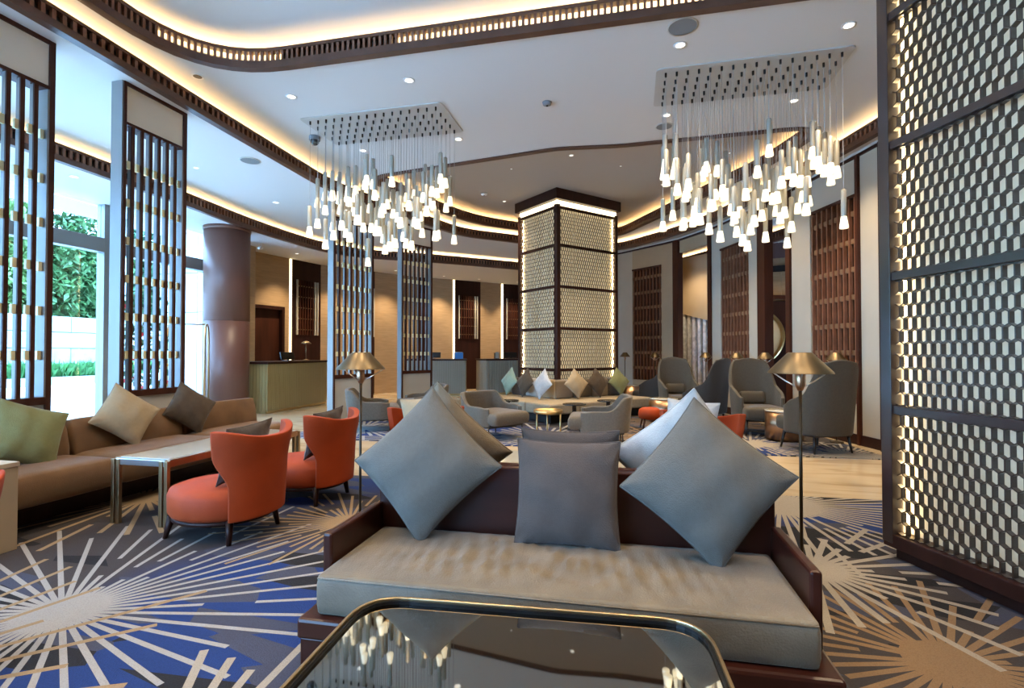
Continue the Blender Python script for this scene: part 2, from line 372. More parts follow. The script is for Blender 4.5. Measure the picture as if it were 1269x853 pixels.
def empty(name, loc=(0, 0, 0), rz=0.0):
    o = bpy.data.objects.new(name, None); COL.objects.link(o); o.location = loc; o.rotation_euler = (0, 0, R(rz)); o.empty_display_size = 0.1
    return o
def thing(name, label, cat, loc=(0, 0, 0), rz=0.0, group=None): return tag(empty(name, loc, rz), label, cat, group)
def struct(name, loc=(0, 0, 0), rz=0): o = empty(name, loc, rz); o['kind'] = 'structure'; return o
def copy_tree(o, parent=None):
    c = o.copy(); COL.objects.link(c)
    if parent: c.parent = parent
    for ch in [k for k in o.children]: copy_tree(ch, c)
    return c
def place(o, loc, rz, label=None, group=None):
    o.location = loc; o.rotation_euler = (0, 0, R(rz))
    if label: o['label'] = label
    if group: o['group'] = group
    return o

# plan helpers
def left_normals(pts, closed=False):
    n = len(pts); out = []
    for i in range(n):
        a = pts[i - 1] if (i > 0 or closed) else None; b = pts[(i + 1) % n] if (i < n - 1 or closed) else None
        ns = []
        for p, q in ((a, pts[i]), (pts[i], b)):
            if p is None or q is None: continue
            d = Vector((q[0] - p[0], q[1] - p[1]))
            if d.length > 1e-9: d.normalize(); ns.append(Vector((-d.y, d.x)))
        s = sum(ns, Vector((0, 0))); s.normalize()
        c = max(0.5, s.dot(ns[0])); out.append(s / c)
    return out
def offset(pts, d, closed=False):
    return [(p[0] + n.x * d, p[1] + n.y * d) for p, n in zip(pts, left_normals(pts, closed))]
def rounded(pts, r, closed=False, k=6):
    out = []; n = len(pts)
    for i, p in enumerate(pts):
        if not closed and i in (0, n - 1): out.append(p); continue
        a = Vector(pts[i - 1]); c = Vector(pts[(i + 1) % n]); b = Vector(p)
        ri = r[i] if isinstance(r, (list, tuple)) else r
        la = min(ri, (a - b).length * 0.48); lc = min(ri, (c - b).length * 0.48)
        p0 = b + (a - b).normalized() * la; p1 = b + (c - b).normalized() * lc
        for s in range(k + 1):
            t = s / k; q = p0 * (1 - t) ** 2 + b * 2 * t * (1 - t) + p1 * t * t; out.append((q.x, q.y))
    return out
def sweep(mb, pts, o0, o1, z0, z1, closed=False):
    A = offset(pts, o0, closed); B = offset(pts, o1, closed); n = len(pts)
    vs = []
    for a, b in zip(A, B): vs += [(a[0], a[1], z0), (b[0], b[1], z0), (b[0], b[1], z1), (a[0], a[1], z1)]
    fs = []
    for i in range(n if closed else n - 1):
        j = (i + 1) % n
        for k in range(4): fs.append((i * 4 + k, i * 4 + (k + 1) % 4, j * 4 + (k + 1) % 4, j * 4 + k))
    if not closed: fs += [(3, 2, 1, 0), ((n - 1) * 4, (n - 1) * 4 + 1, (n - 1) * 4 + 2, (n - 1) * 4 + 3)]
    mb.add(vs, fs); return mb
def along(pts, step, closed=False):
    P = list(pts) + ([pts[0]] if closed else []); out = []; carry = step / 2
    for a, b in zip(P, P[1:]):
        a = Vector(a); b = Vector(b); L = (b - a).length
        if L < 1e-6: continue
        d = (b - a) / L; s = carry
        while s < L: q = a + d * s; out.append((q.x, q.y, math.atan2(d.y, d.x))); s += step
        carry = s - L
    return out
def flat(name, outer, holes, z, m, parent, th=0.03, up=True):
    bm = bmesh.new(); edges = []
    for loop in [outer] + holes:
        vs = [bm.verts.new((x, y, z)) for x, y in loop]
        edges += [bm.edges.new((vs[i], vs[(i + 1) % len(vs)])) for i in range(len(vs))]
    bmesh.ops.triangle_fill(bm, use_beauty=True, use_dissolve=False, edges=edges, normal=(0, 0, -1))
    for f in bm.faces:
        if f.normal.z > 0: f.normal_flip()
    ret = bmesh.ops.extrude_face_region(bm, geom=bm.faces[:])
    for e in ret['geom']:
        if isinstance(e, bmesh.types.BMVert): e.co.z += th
    bmesh.ops.recalc_face_normals(bm, faces=bm.faces[:])
    me = bpy.data.meshes.new(name); bm.to_mesh(me); bm.free(); me.materials.append(MATS[m])
    o = bpy.data.objects.new(name, me); COL.objects.link(o)
    if parent: o.parent = parent
    return o

# ------------------------------------------------------------------ floor
fl = MB().box(-8.9, 4.2, -4.5, 21, -0.05, 0.0).build('floor', 'marble_tile'); fl['kind'] = 'structure'
c1 = MB().prism([(-5.0, -4.2), (3.2, -4.2), (3.2, 5.0), (-5.0, 4.62)], 0.0, 0.012).build('patterned_carpet', 'carpet')
tag(c1, 'large near carpet with starburst rays on blue and taupe under the front sofa', 'carpet')
c2 = MB().prism([(-5.05, 6.62), (2.95, 6.85), (2.72, 8.3), (1.9, 10.8), (1.45, 11.8), (0.75, 12.8), (-0.45, 13.5), (-0.25, 11.75), (-0.174, 11.144), (-1.444, 9.732), (-2.782, 10.932), (-3.0, 11.5), (-5.05, 9.2)], 0.0, 0.012).build('patterned_carpet', 'carpet')
tag(c2, 'far starburst carpet under the grey lounge chairs beyond the marble strip', 'carpet')

# ------------------------------------------------------------------ ceilings and coves
Z0, Z1, Z2, ZL = 3.98, 4.24, 4.52, 3.70
M_ = [(3.45, -4.5), (3.4, 4.0), (3.25, 5.8), (3.0, 7.07), (2.62, 8.4), (1.87, 10.7), (1.5, 11.55), (0.85, 12.6), (-0.37, 13.95), (-1.2, 14.0), (-2.88, 12.3), (-3.87, 11.42), (-4.2, 10.3), (-4.68, 8.67), (-4.93, 7.7), (-4.79, 4.72), (-4.73, 3.93), (-4.65, 2.0), (-4.6, -4.5)]
M_ = rounded(M_, 0.5, k=4)
N_ = [(4.6, -4.5), (4.6, 6.8), (3.2, 12.0), (1.2, 15.4), (-1.3, 16.3), (-3.36, 14.7), (-4.4, 13.75), (-5.6, 12.76), (-6.7, 12.1), (-7.25, 11.1), (-7.36, 10.0), (-7.36, 8.63), (-7.2, 7.1), (-7.08, 5.0), (-7.0, -4.5)]
N_ = rounded(N_, 0.6, k=4)
FC = rounded([(2.7, -4.4), (2.65, 4.66), (-4.47, 4.58), (-4.40, 2.0), (-4.35, -4.4)], [0.01, 0.9, 1.0, 0.4, 0.01], closed=True, k=9)
FC = [(x * 1.012, y * 1.012) for x, y in FC]
BC = rounded([(2.50, 7.42), (2.02, 8.9), (-0.36, 13.3), (-1.6, 13.0), (-2.8, 11.95), (-3.45, 11.25), (-3.88, 10.2), (-4.35, 8.1), (-4.1, 7.85), (-1.07, 7.38), (-0.16, 7.48)], [0.55, 0.3, 0.5, 0.3, 0.5, 0.5, 0.5, 0.2, 0.15, 0.15, 0.15], closed=True, k=6)
BC = [(x * 1.012, y * 1.012) for x, y in BC]
ceil = struct('ceiling')
def mk(poly): return [(round(x, 4), round(y, 4)) for x, y in poly]
L1_out = offset(M_, -0.62)
flat('main_ceiling', mk(L1_out), [mk(FC), mk(BC)], Z1, 'ceiling_paint', ceil)
L0_out = offset(N_, -0.62)
flat('side_ceiling', mk(L0_out), [mk(M_)], Z0, 'ceiling_paint', ceil)
flat('outer_soffit', [(-8.7, -4.55), (5.4, -4.55), (5.4, 21.2), (-10.5, 21.2), (-10.5, 10.2), (-8.7, 10.0)], [mk(N_)], ZL, 'ceiling_paint', ceil)
flat('front_coffer_ceiling', mk(offset(FC, -0.62, True)), [], Z2, 'ceiling_paint', ceil)
flat('back_coffer_ceiling', mk(offset(BC, -0.5, True)), [], Z2, 'coffer_warmlit_paint', ceil)
trim_no = [0]
def cove(poly, closed, z, h, ztop, step, slat_w, zled=None, backing=True, lit=None):
    trim_no[0] += 1
    t = struct('trim_%d' % trim_no[0])
    rail = h * 0.20
    sweep(MB(), poly, -0.055, 0.03, z - 0.025, z + rail * 1.3, closed).build('bottom_rail', 'band_wood', t)
    sweep(MB(), poly, -0.055, 0.022, z + h - rail * 0.9, z + h, closed).build('top_rail', 'band_wood', t)
    mb = MB()
    for x, y, a in along(poly, step, closed):
        Mx = Matrix.Translation((x, y, 0)) @ Matrix.Rotation(a, 4, 'Z')
        mb.box(-slat_w / 2, slat_w / 2, -0.02, 0.014, z + rail * 1.2, z + h - rail * 0.8, Mx)
    mb.build('slats', 'slat_wood', t, kind='stuff')
    if backing: sweep(MB(), poly, -0.062, -0.055, z, z + h - 0.002, closed).build('backing', 'black_void', t)
    # cove shelf, LED strip and end wall out of sight behind the band
    sweep(MB(), poly, -0.27, -0.22, z + h * 0.62, z + h * 0.62 + 0.012, closed).build('led_strip', 'led_warm', t)
    sweep(MB(), poly, -0.29, -0.062, z + h * 0.5, z + h * 0.5 + 0.012, closed).build('cove_shelf', 'ceiling_paint', t)
    sweep(MB(), poly, -0.48, -0.46, z + 0.012, ztop, closed).build('cove_back', 'ceiling_paint', t)
    return t
cove(M_, False, Z0, 0.165, Z1, 0.085, 0.034)
cove(N_, False, ZL, 0.20, Z0, 0.085, 0.034)
fct = cove(FC, True, Z1, 0.19, Z2, 0.058, 0.024, backing=False)
# black boards added behind some slots to block the cove glow
sweep(MB(), [(-2.3, 4.648), (-3.55, 4.634)], -0.062, -0.055, Z1, Z1 + 0.188).build('backing', 'black_void', fct)
lft = [p for p in FC if p[0] < -4.3 and p[1] < 4.15]
sweep(MB(), lft, -0.062, -0.055, Z1, Z1 + 0.188).build('backing', 'black_void', fct)
cove(BC, True, Z1, 0.175, Z2, 0.085, 0.034)

# ------------------------------------------------------------------ recessed fittings
def disc(mb, r, z0, z1, n=20): return mb.lathe([(r, z0), (r, z1)], n)
def downlight(x, y, z, label, power=SPOT, r=0.045, on=True):
    t = thing('downlight', label, 'downlight', (x, y, z))
    MB().lathe([(r, -0.004), (r * 1.35, -0.006), (r * 1.4, 0.0), (r, 0.0)], 20, cap=False).build('trim_ring', 'plastic_white', t, True)
    disc(MB(), r * 0.96, -0.004, -0.001).build('lens', 'lens_glow' if on else 'black_metal', t)
    if power and on:
        l = bpy.data.lights.new('downlight_beam', 'SPOT'); l.energy = power; l.spot_size = R(95); l.spot_blend = 0.8; l.shadow_soft_size = 0.05; l.color = (1.0, 0.77, 0.50)
        o = bpy.data.objects.new('downlight_beam', l); COL.objects.link(o); o.parent = t; o.location = (0, 0, -0.03)
downlight(-2.384, 5.216, Z1, 'recessed downlight in the main ceiling nearer than the left chandelier')
downlight(0.457, 5.216, Z1, 'recessed downlight just behind the round grey ceiling speaker, before the right chandelier')
downlight(1.93, 5.25, Z1, 'recessed downlight at the right end of the main ceiling, above the right chandelier plate')
downlight(1.87, 6.687, Z1, 'recessed downlight behind the far right corner of the right chandelier plate')
downlight(0.42, 6.73, Z1, 'recessed downlight behind the left end of the right chandelier plate')
downlight(-2.373, 6.826, Z1, 'recessed downlight right behind the right end of the left chandelier plate')
downlight(-3.88, 6.893, Z1, 'recessed downlight behind the left chandelier plate, seen between its cords')
downlight(-3.877, 5.238, Z1, 'recessed downlight left of the left chandelier plate in the main ceiling')
downlight(-4.58, 4.62, Z1, 'dark unlit recessed spot by the corner of the front coffer', on=False)
downlight(-6.316, 8.124, Z0, 'recessed downlight in the blue lit side ceiling beyond the brown column')
downlight(-6.277, 6.321, Z0, 'small recessed light in the side ceiling left of its round speaker', r=0.03)
downlight(-7.57, 5.573, ZL, 'recessed downlight in the low soffit by the window')
downlight(-0.986, 8.509, Z2, 'pinpoint downlight in the brown coffer just beyond its dark near edge', r=0.03)
downlight(-2.7, 10.784, Z2, 'pinpoint downlight in the brown coffer left of the honeycomb pillar', r=0.03)
for x, y, z, lb in ((1.55, 9.0, Z2, 'added fill downlight in the brown coffer above the dark wing chair'), (0.55, 10.4, Z2, 'added fill downlight in the brown coffer above the farther wing chairs'), (-0.2, 9.2, Z2, 'added fill downlight in the brown coffer over the right part of the corner sofa'),
                    (-2.1, 8.9, Z2, 'added fill downlight in the brown coffer over the left part of the corner sofa'), (2.3, 7.35, Z1, 'added fill downlight over the nearest wing chair, behind the right chandelier')):
    downlight(x, y, z, lb, SPOT * 1.5, 0.014)  # added warm fill over chairs and corner sofa, lens kept tiny
for i, x in enumerate((-3.2, -1.4, 0.4, 1.8)):
    for j, y in enumerate((-0.6, 1.2, 3.0)):
        downlight(x, y, Z2, 'added fill downlight in the front coffer above the frame, row %s, place %s from left' % (('near', 'middle', 'far')[j], ('one', 'two', 'three', 'four')[i]), SPOT * 1.0)  # added out of view to warm and brighten the sofa and carpet
for x, y, lb in ((-8.1, 11.2, 'downlight washing the wall by the reception door'), (-7.75, 12.7, 'downlight washing the first dark lattice panel of the reception'), (-6.9, 14.2, 'downlight behind the right slatted screen at the reception'),
                 (-5.9, 15.6, 'downlight washing the beige reception wall left of the middle light strip'), (-5.0, 16.5, 'downlight washing the middle dark reception panel'), (-3.9, 17.5, 'downlight washing the reception wall beside the pillar')):
    downlight(x, y, ZL, lb, SPOT * 1.6, 0.04)
for x, y, z, r, lb in ((0.453, 4.918, Z1, 0.125, 'round grey ceiling speaker in the main ceiling before the right chandelier'),
                       (-5.291, 6.255, Z0, 0.125, 'round grey ceiling speaker in the blue lit side ceiling'),
                       (0.409, 7.049, Z1, 0.10, 'round grey ceiling speaker behind the right chandelier plate')):
    t = thing('ceiling_speaker', lb, 'speaker', (x, y, z))
    disc(MB(), r, -0.008, 0.0, 32).build('grille', 'speaker_grey', t); MB().lathe([(r, -0.010), (r + 0.012, -0.008), (r + 0.012, 0), (r, 0)], 32, cap=False).build('rim', 'plate_metal', t, True)
t = thing('dome_camera', 'dark dome security camera hanging left of the left chandelier plate', 'camera', (-4.283, 6.293, Z1))
MB().lathe([(0.075, 0), (0.075, -0.05), (0.07, -0.055)][::-1], 24).build('housing', 'speaker_grey', t, True)
MB().lathe([(0.005, -0.125), (0.035, -0.115), (0.055, -0.09), (0.062, -0.055)], 24).build('dome', 'camera_black', t, True)
t = thing('smoke_detector', 'small white smoke detector on the main ceiling between the chandeliers', 'detector', (-0.99, 6.057, Z1))
MB().lathe([(0.03, -0.04), (0.05, -0.03), (0.058, 0)], 20).build('body', 'speaker_grey', t, True); disc(MB(), 0.012, -0.05, -0.04, 10).build('sensor', 'black_metal', t)
t = thing('smoke_detector', 'white smoke detector on the brown coffer left of the honeycomb pillar', 'detector', (-2.963, 10.131, Z2))
MB().lathe([(0.035, -0.05), (0.06, -0.04), (0.068, 0)], 20).build('body', 'plastic_white', t, True); disc(MB(), 0.012, -0.06, -0.05, 10).build('sensor', 'black_metal', t)
t = thing('bullet_camera', 'small white bracket camera under the soffit right of the brown column', 'camera', (-8.15, 10.0, ZL))
MB().tube([(0, 0, 0), (0, 0, -0.09)], 0.015).build('bracket', 'plastic_white', t); MB().tube([(0.02, -0.1, -0.12), (0, 0.02, -0.09)], 0.035).build('body', 'plastic_white', t, True)

# ------------------------------------------------------------------ honeycomb lattice
def honeycomb(W, H, w=0.0574, row=0.0745, amp=0.017, d=0.030, th=0.006):
    """lattice in local x (0..W), z (0..H), front face at y=0, depth towards +y"""
    mb = MB(); nx = max(2, int(round(W / (w / 2)))); sx = W / nx; nr = max(2, int(round(H / row))); rz = H / nr
    def zz(k, j): return min(H, max(0, k * rz + (amp / 2) * (1 if (j + k) % 2 == 0 else -1)))
    def wall(x0, z0, x1, z1, t):
        dx, dz = x1 - x0, z1 - z0; L = math.hypot(dx, dz); nx_, nz_ = -dz / L * t / 2, dx / L * t / 2
        p = [(x0 + nx_, z0 + nz_), (x1 + nx_, z1 + nz_), (x1 - nx_, z1 - nz_), (x0 - nx_, z0 - nz_)]
        vs = [(a, 0, b) for a, b in p] + [(a, d, b) for a, b in p]
        mb.add(vs, [(0, 1, 2, 3), (0, 4, 5, 1), (2, 6, 7, 3)])
    for k in range(nr + 1):
        for j in range(nx):
            wall(j * sx, zz(k, j), (j + 1) * sx, zz(k, j + 1), th)
            if k < nr and (j + k) % 2 == 0 and j > 0: wall(j * sx, zz(k, j), j * sx, zz(k + 1, j), th * 1.2)
    return mb
def hex_face(parent, o, ang, W, zs, post, deep=0.09, led=True, tag_=''):
    """a face of honeycomb bays in its own frame: origin o (plan), running along ang, viewer on the -y side"""
    e = bpy.data.objects.new('honeycomb_screen', None); COL.objects.link(e); e.parent = parent; e.location = (o[0], o[1], 0); e.rotation_euler = (0, 0, ang)
    for z0, z1 in zip(zs, zs[1:]):
        H = z1 - z0 - 0.05
        ob = honeycomb(W - 2 * post, H).build('honeycomb_lattice', 'screen_lacquer', e); ob.location = (post, 0.012, z0 + 0.025)
        MB().box(post * 0.9, W - post * 0.9, deep, deep + 0.012, z0, z1).build('backing_panel', 'alabaster', e)
    for z in zs: MB().box(post * 0.9, W - post * 0.9, -0.008, 0.05, z - 0.024, z + 0.024).build('rail', 'screen_lacquer', e, bevel=0.003)
    if led:
        for x in (post * 1.05, W - post * 1.05): MB().box(x - 0.008, x + 0.008, 0.068, 0.078, zs[0], zs[-1]).build('led_strip', 'led_screen', e)
    return e
# right-hand screen
ang_r = math.atan2(-0.935, 0.355)
t = thing('honeycomb_screen', 'tall dark honeycomb room divider with glowing cream backing at the right edge', 'room divider', (1.515, 3.62, 0), math.degrees(ang_r))
WS = 2.9
hs = bpy.data.objects.new('front_panel', None); COL.objects.link(hs); hs.parent = t
zs_r = [0.13, 0.905, 1.71, 2.51, 3.30, 4.02]
post = 0.055
for z0, z1 in zip(zs_r, zs_r[1:]):
    ob = honeycomb(WS - 2 * post, z1 - z0 - 0.05).build('honeycomb_lattice', 'screen_lacquer', t); ob.location = (post, 0.012, z0 + 0.025)
    ob = MB().box(0, WS - 2 * post, 0, 0.012, 0, z1 - z0).build('backing_panel', 'alabaster', t); ob.location = (post, 0.10, z0)
bpy.data.objects.remove(hs)
for z in zs_r[1:]: MB().box(post * 0.9, WS - post * 0.9, -0.010, 0.055, z - 0.024, z + 0.024).build('rail', 'screen_lacquer', t, bevel=0.003)
MB().box(-0.015, WS, -0.02, 0.20, 0.075, 0.155).build('bottom_rail', 'dark_wood', t, bevel=0.004)
MB().box(0.04, WS - 0.02, 0.015, 0.17, 0.012, 0.08).build('plinth', 'dark_wood', t, bevel=0.003)
MB().box(-0.02, post, -0.022, 0.21, 0.10, 4.10).build('post', 'screen_lacquer', t, bevel=0.004)
MB().box(WS - post, WS + 0.02, -0.022, 0.21, 0.10, 4.10).build('post', 'screen_lacquer', t, bevel=0.004)
MB().box(-0.02, WS + 0.02, -0.022, 0.21, 4.02, Z1).build('top_rail', 'dark_wood', t)
MB().box(post, WS - post, 0.19, 0.205, 0.14, 4.05).build('back_board', 'dark_wood', t)
MB().box(post + 0.004, post + 0.014, 0.065, 0.085, 0.16, 4.0).build('led_strip', 'led_screen', t)

# central pillar
Pc = Vector((-1.467, 10.155)); ul = Vector((-0.743, 0.669)); vr = Vector((0.669, 0.743))
WL, WR = 1.33, 1.72
pil = thing('honeycomb_pillar', 'square pillar clad in backlit dark honeycomb screens behind the corner sofa', 'pillar', (0, 0, 0))
def p2(a, b): q = Pc + ul * a + vr * b; return (q.x, q.y)
core = [p2(0.13, 0.13), p2(0.13, WR - 0.13), p2(WL - 0.13, WR - 0.13), p2(WL - 0.13, 0.13)]
MB().prism(core[::-1], 0.012, Z2).build('core', 'black_void', pil)
zs_p = [0.10, 0.90, 1.73, 2.57, 3.40, 4.16]
pp = 0.10
MB().prism([p2(0.0, 0.0), p2(0.0, 0.10), p2(0.10, 0.10), p2(0.10, 0.0)][::-1], 0.012, 4.22).build('corner_post', 'dark_wood', pil, bevel=0.01)
for a, b in ((WL - 0.07, 0), (0, WR - 0.07), (WL - 0.07, WR - 0.07)):
    MB().prism([p2(a, b), p2(a, b + 0.07), p2(a + 0.07, b + 0.07), p2(a + 0.07, b)][::-1], 0.012, 4.22).build('corner_post', 'dark_wood', pil)
def pillar_face(o, ang, W):
    e = bpy.data.objects.new('screen_face', None); COL.objects.link(e); e.parent = pil; e.location = (o[0], o[1], 0); e.rotation_euler = (0, 0, ang)
    for z0, z1 in zip(zs_p, zs_p[1:]):
        ob = honeycomb(W - 0.17, z1 - z0 - 0.05, d=0.018).build('honeycomb_lattice', 'screen_lacquer', e); ob.location = (0.10 if ang > 0 else 0.07, 0.012, z0 + 0.025)
        MB().box(0.07, W - 0.07, 0.095, 0.105, z0, z1).build('backing_panel', 'alabaster_warm', e)
    for z in zs_p: MB().box(0.06, W - 0.06, -0.004, 0.05, z - 0.024, z + 0.024).build('rail', 'dark_wood', e)
    for x in (0.085, W - 0.085): MB().box(x - 0.006, x + 0.006, 0.070, 0.082, 0.12, 4.14).build('led_strip', 'led_screen', e)
    MB().box(0.02, W - 0.02, 0.03, 0.06, 4.20, 4.30).build('cap_light', 'led_line', e)
pillar_face(p2(0, 0), math.atan2(vr.y, vr.x), WR)
pillar_face(p2(WL, 0), math.atan2(-ul.y, -ul.x), WL)
ov = 0.05
MB().prism([p2(-ov, -ov), p2(-ov, WR + ov), p2(WL + ov, WR + ov), p2(WL + ov, -ov)][::-1], 4.31, Z2).build('cap', 'dark_wood', pil, bevel=0.006)

# ------------------------------------------------------------------ slatted screens on the left
def fin_screen(x0, y0, ang, W, label, nf=6, top=Z0):
    """local x along the screen, local -y faces the lounge; deep blue-lit fins between wood posts"""
    t = thing('slatted_screen', label, 'screen', (x0, y0, 0), ang, 'slatted screens along the window side')
    D = 0.15
    MB().box(0, 0.03, 0, D, 0, top).build('post', 'brown_wood', t, bevel=0.003); MB().box(W - 0.045, W, 0, D, 0, top).build('post', 'brown_wood', t, bevel=0.003)
    MB().box(-0.012, 0.0, 0.012, D, 0, top).build('end_panel', 'fin_lacquer', t)
    MB().box(0.03, W - 0.045, 0.0, D, top - 0.035, top).build('top_beam', 'brown_wood', t)
    MB().box(0.03, W - 0.045, 0.02, 0.05, 3.575, top - 0.035).build('header_panel', 'header_cloth', t)
    MB().box(0.03, W - 0.045, 0.0, D, 3.545, 3.575).build('header_rail', 'brown_wood', t)
    MB().box(0.03, W - 0.045, 0.0, D, 0.80, 0.865).build('sill_rail', 'brown_wood', t, bevel=0.003)
    MB().box(0.03, W - 0.045, 0.02, 0.05, 0.06, 0.80).build('lower_panel', 'panel_white', t)
    MB().box(0.03, W - 0.045, 0.0, D, 0.0, 0.06).build('bottom_rail', 'brown_wood', t)
    pitch = (W - 0.075 - 0.085) / (nf - 0.1)
    fin = MB().box(-0.014, 0.014, 0.018, 0.058, 0.865, 3.545).mesh('fin', 'fin_lacquer')
    edge = MB().box(-0.016, 0.016, 0.002, 0.018, 0.865, 3.545).mesh('fin_edge', 'brown_wood')
    blk = MB().box(-0.046, -0.014, 0.020, 0.045, -0.040, 0.040).mesh('brass_block', 'gold_block')
    for i in range(nf):
        x = 0.03 + pitch * (i + 0.72)
        f = linked('fin', fin, t, (x, 0, 0)); linked('fin_edge', edge, f)
        for k in range(6): linked('brass_block', blk, f, (0, 0, 1.225 + 0.385 * k))
    f = MB().box(W - 0.06, W - 0.045, 0.004, D, 0.865, 3.545).build('side_panel', 'fin_lacquer', t)
    for k in range(6): linked('brass_block', blk, f, (W - 0.043, 0.02, 1.225 + 0.385 * k))
    return t
def seg_ang(a, b): return math.degrees(math.atan2(b[1] - a[1], b[0] - a[0]))
# screens face +X (local x = +Y direction rotated so local -y = +X)
fin_screen(-4.95, 2.73, 90, 0.75, 'leftmost slatted wood and brass screen, cut by the left picture edge', 6)
fin_screen(-4.95, 4.11, 90, 0.75, 'tall slatted wood and brass screen behind the brown banquette pillows')
fin_screen(-4.93, 7.82, 72, 0.90, 'slatted screen right behind the blue backed lounge chair, left of two')
fin_screen(-4.70, 9.98, 62, 0.82, 'slatted screen nearest the reception desks, right of two')

# ------------------------------------------------------------------ column
t = thing('round_column', 'smooth round brown column standing before the reception desk', 'column', (-7.8, 8.62, 0))
MB().lathe([(0.425, 0), (0.425, 0.07), (0.415, 0.08)], 48).build('base_ring', 'column_leather', t, True)
MB().lathe([(0.41, 0.08), (0.41, 1.86)], 48).build('lower_shaft', 'column_leather', t, True)
MB().lathe([(0.41, 1.866), (0.41, 3.63)], 48).build('upper_shaft', 'column_leather', t, True)
MB().lathe([(0.42, 3.63), (0.425, 3.65), (0.425, ZL)], 48).build('top_ring', 'column_leather', t, True)

# ------------------------------------------------------------------ window wall and outdoors
wx = -8.55
wl = struct('window_1')
ys = [-4.4, -1.6, 1.2, 4.0, 6.78, 9.5]
for y in ys: MB().box(wx - 0.08, wx + 0.08, y - 0.06, y + 0.06, 0, ZL).build('mullion', 'frame_grey', wl, bevel=0.006)
for a, b in zip(ys, ys[1:]):
    MB().box(wx - 0.07, wx + 0.10, a + 0.06, b - 0.06, 2.90, 3.13).build('transom', 'frame_grey', wl, bevel=0.005)
    MB().box(wx - 0.07, wx + 0.07, a + 0.06, b - 0.06, 0.0, 0.07).build('sill', 'frame_grey', wl)
    MB().box(wx - 0.008, wx + 0.008, a + 0.06, b - 0.06, 0.07, 2.90).build('pane', 'window_glass', wl)
    MB().box(wx - 0.008, wx + 0.008, a + 0.06, b - 0.06, 3.13, ZL).build('pane', 'window_glass', wl)
MB().box(-9.0, wx + 0.05, 9.56, 10.25, 0, ZL).build('end_wall', 'wall_cloth', wl)
og = MB().box(-60, wx - 0.13, -40, 60, -0.10, -0.02).build('paving', 'paving'); og['kind'] = 'structure'
t = thing('planter_kerb', 'low white stone kerb edging the grass outside the window', 'kerb', (-22.0, 17, 0))
for i in range(12): MB().box(-0.2, 0.2, -15 + 2.5 * i, -12.52 + 2.5 * i, -0.02, 0.28).build('kerb_stone', 'stone_white', t, bevel=0.02)
g = MB()
for i in range(9000):
    x = -22.4 - random.random() * 1.8; y = 3 + random.random() * 28; h = 0.55 + random.random() * 0.55; a = random.random() * 6.28; l = 0.35 * random.random()
    c, s = math.cos(a), math.sin(a); ww = 0.035
    g.add([(x - s * ww, y + c * ww, 0.1), (x + s * ww, y - c * ww, 0.1), (x + c * l * .4 + s * ww * .7, y + s * l * .4 - c * ww * .7, h * .7), (x + c * l, y + s * l, h * (0.95 - l * .6))], [(0, 1, 2), (0, 2, 3)])
o = g.build('ornamental_grass', 'grass'); o['kind'] = 'stuff'; tag(o, 'strip of long green ornamental grass behind the kerb outside', 'grass')
MB().box(-24.4, -22.1, 2, 32, -0.02, 0.14).build('planting_soil', 'black_void')['kind'] = 'structure'
t = thing('retaining_wall', 'white stone retaining wall beyond the grass outside the window', 'wall', (-25.3, 17, 0))
for k in range(4):
    for i in range(10):
        off = 1.3 if k % 2 else 0
        MB().box(-0.4 + 0.04 * random.random(), 0.4 + 0.07 * random.random(), -15 + 3 * i + off, -12.03 + 3 * i + off, 0.0 + 0.72 * k, 0.70 + 0.72 * k).build('stone', 'stone_white', t, bevel=0.03)
def leaf_mass(mb, cx, cy, cz, rx, ry, rz, n, s):
    for i in range(n):
        u = random.random() * 2 - 1; a = random.random() * 6.28; q = math.sqrt(1 - u * u); rr = 0.75 + 0.3 * random.random()
        p = Vector((cx + rx * q * math.cos(a) * rr, cy + ry * q * math.sin(a) * rr, cz + rz * u * rr))
        e = Matrix.Rotation(random.random() * 6.28, 3, 'Z') @ Matrix.Rotation(random.uniform(-1.1, 1.1), 3, 'X') @ Matrix.Rotation(random.uniform(-1, 1), 3, 'Y')
        z = s * (0.6 + 0.8 * random.random())
        mb.add([p + e @ Vector(c) for c in ((-z * .35, 0, 0), (0, -z, 0), (z * .35, 0, .1 * z), (0, z, 0))], [(0, 1, 2), (0, 2, 3)])
hedge_lbl = ['tall climbing green hedge beyond the stone wall, left part of the window view', 'feathery bamboo like green hedge beyond the stone wall, right part of the window view', 'bluish green hedge glimpsed through the second slatted screen']
for i, (cy, m, hgt) in enumerate(((17.0, 'leaf_b', 8.4), (20.6, 'leaf_a', 8.0), (24.8, 'leaf_teal', 8.6))):
    mb = MB()
    for k in range(9): leaf_mass(mb, -27.2 + random.uniform(-.5, .5), cy + random.uniform(-2.0, 2.0), 3.0 + (hgt - 3.6) * k / 8, 1.2, 1.6, 1.2, 1150, 0.21)
    t = thing('hedge', hedge_lbl[i], 'hedge', (0, 0, 0)); mb.build('foliage', m, t)
    MB().tube([(-27.4, cy, 0), (-27.4, cy, hgt - 0.8)], 0.16).build('stem', 'brown_wood', t)
MB().box(-29.6, -28.9, -10, 40, 0, 7.5).build('back_wall', 'leaf_teal')['kind'] = 'structure'
t = thing('entrance_canopy', 'white overhanging entrance canopy outside above the window', 'canopy', (-13.5, 13.5, 0))
MB().box(-3.6, -2.0, -9, 6, 5.6, 5.9).build('roof_slab', 'wall_outdoor', t)
for y in (-7, -3.5, 0, 3.5): MB().box(-2.0, 3.8, y - .12, y + .12, 5.55, 5.85).build('beam', 'wall_outdoor', t)
for y in (-6, 0): MB().lathe([(0.18, -0.02), (0.18, 5.6)], 16, -2.8, y).build('support', 'wall_outdoor', t, True)
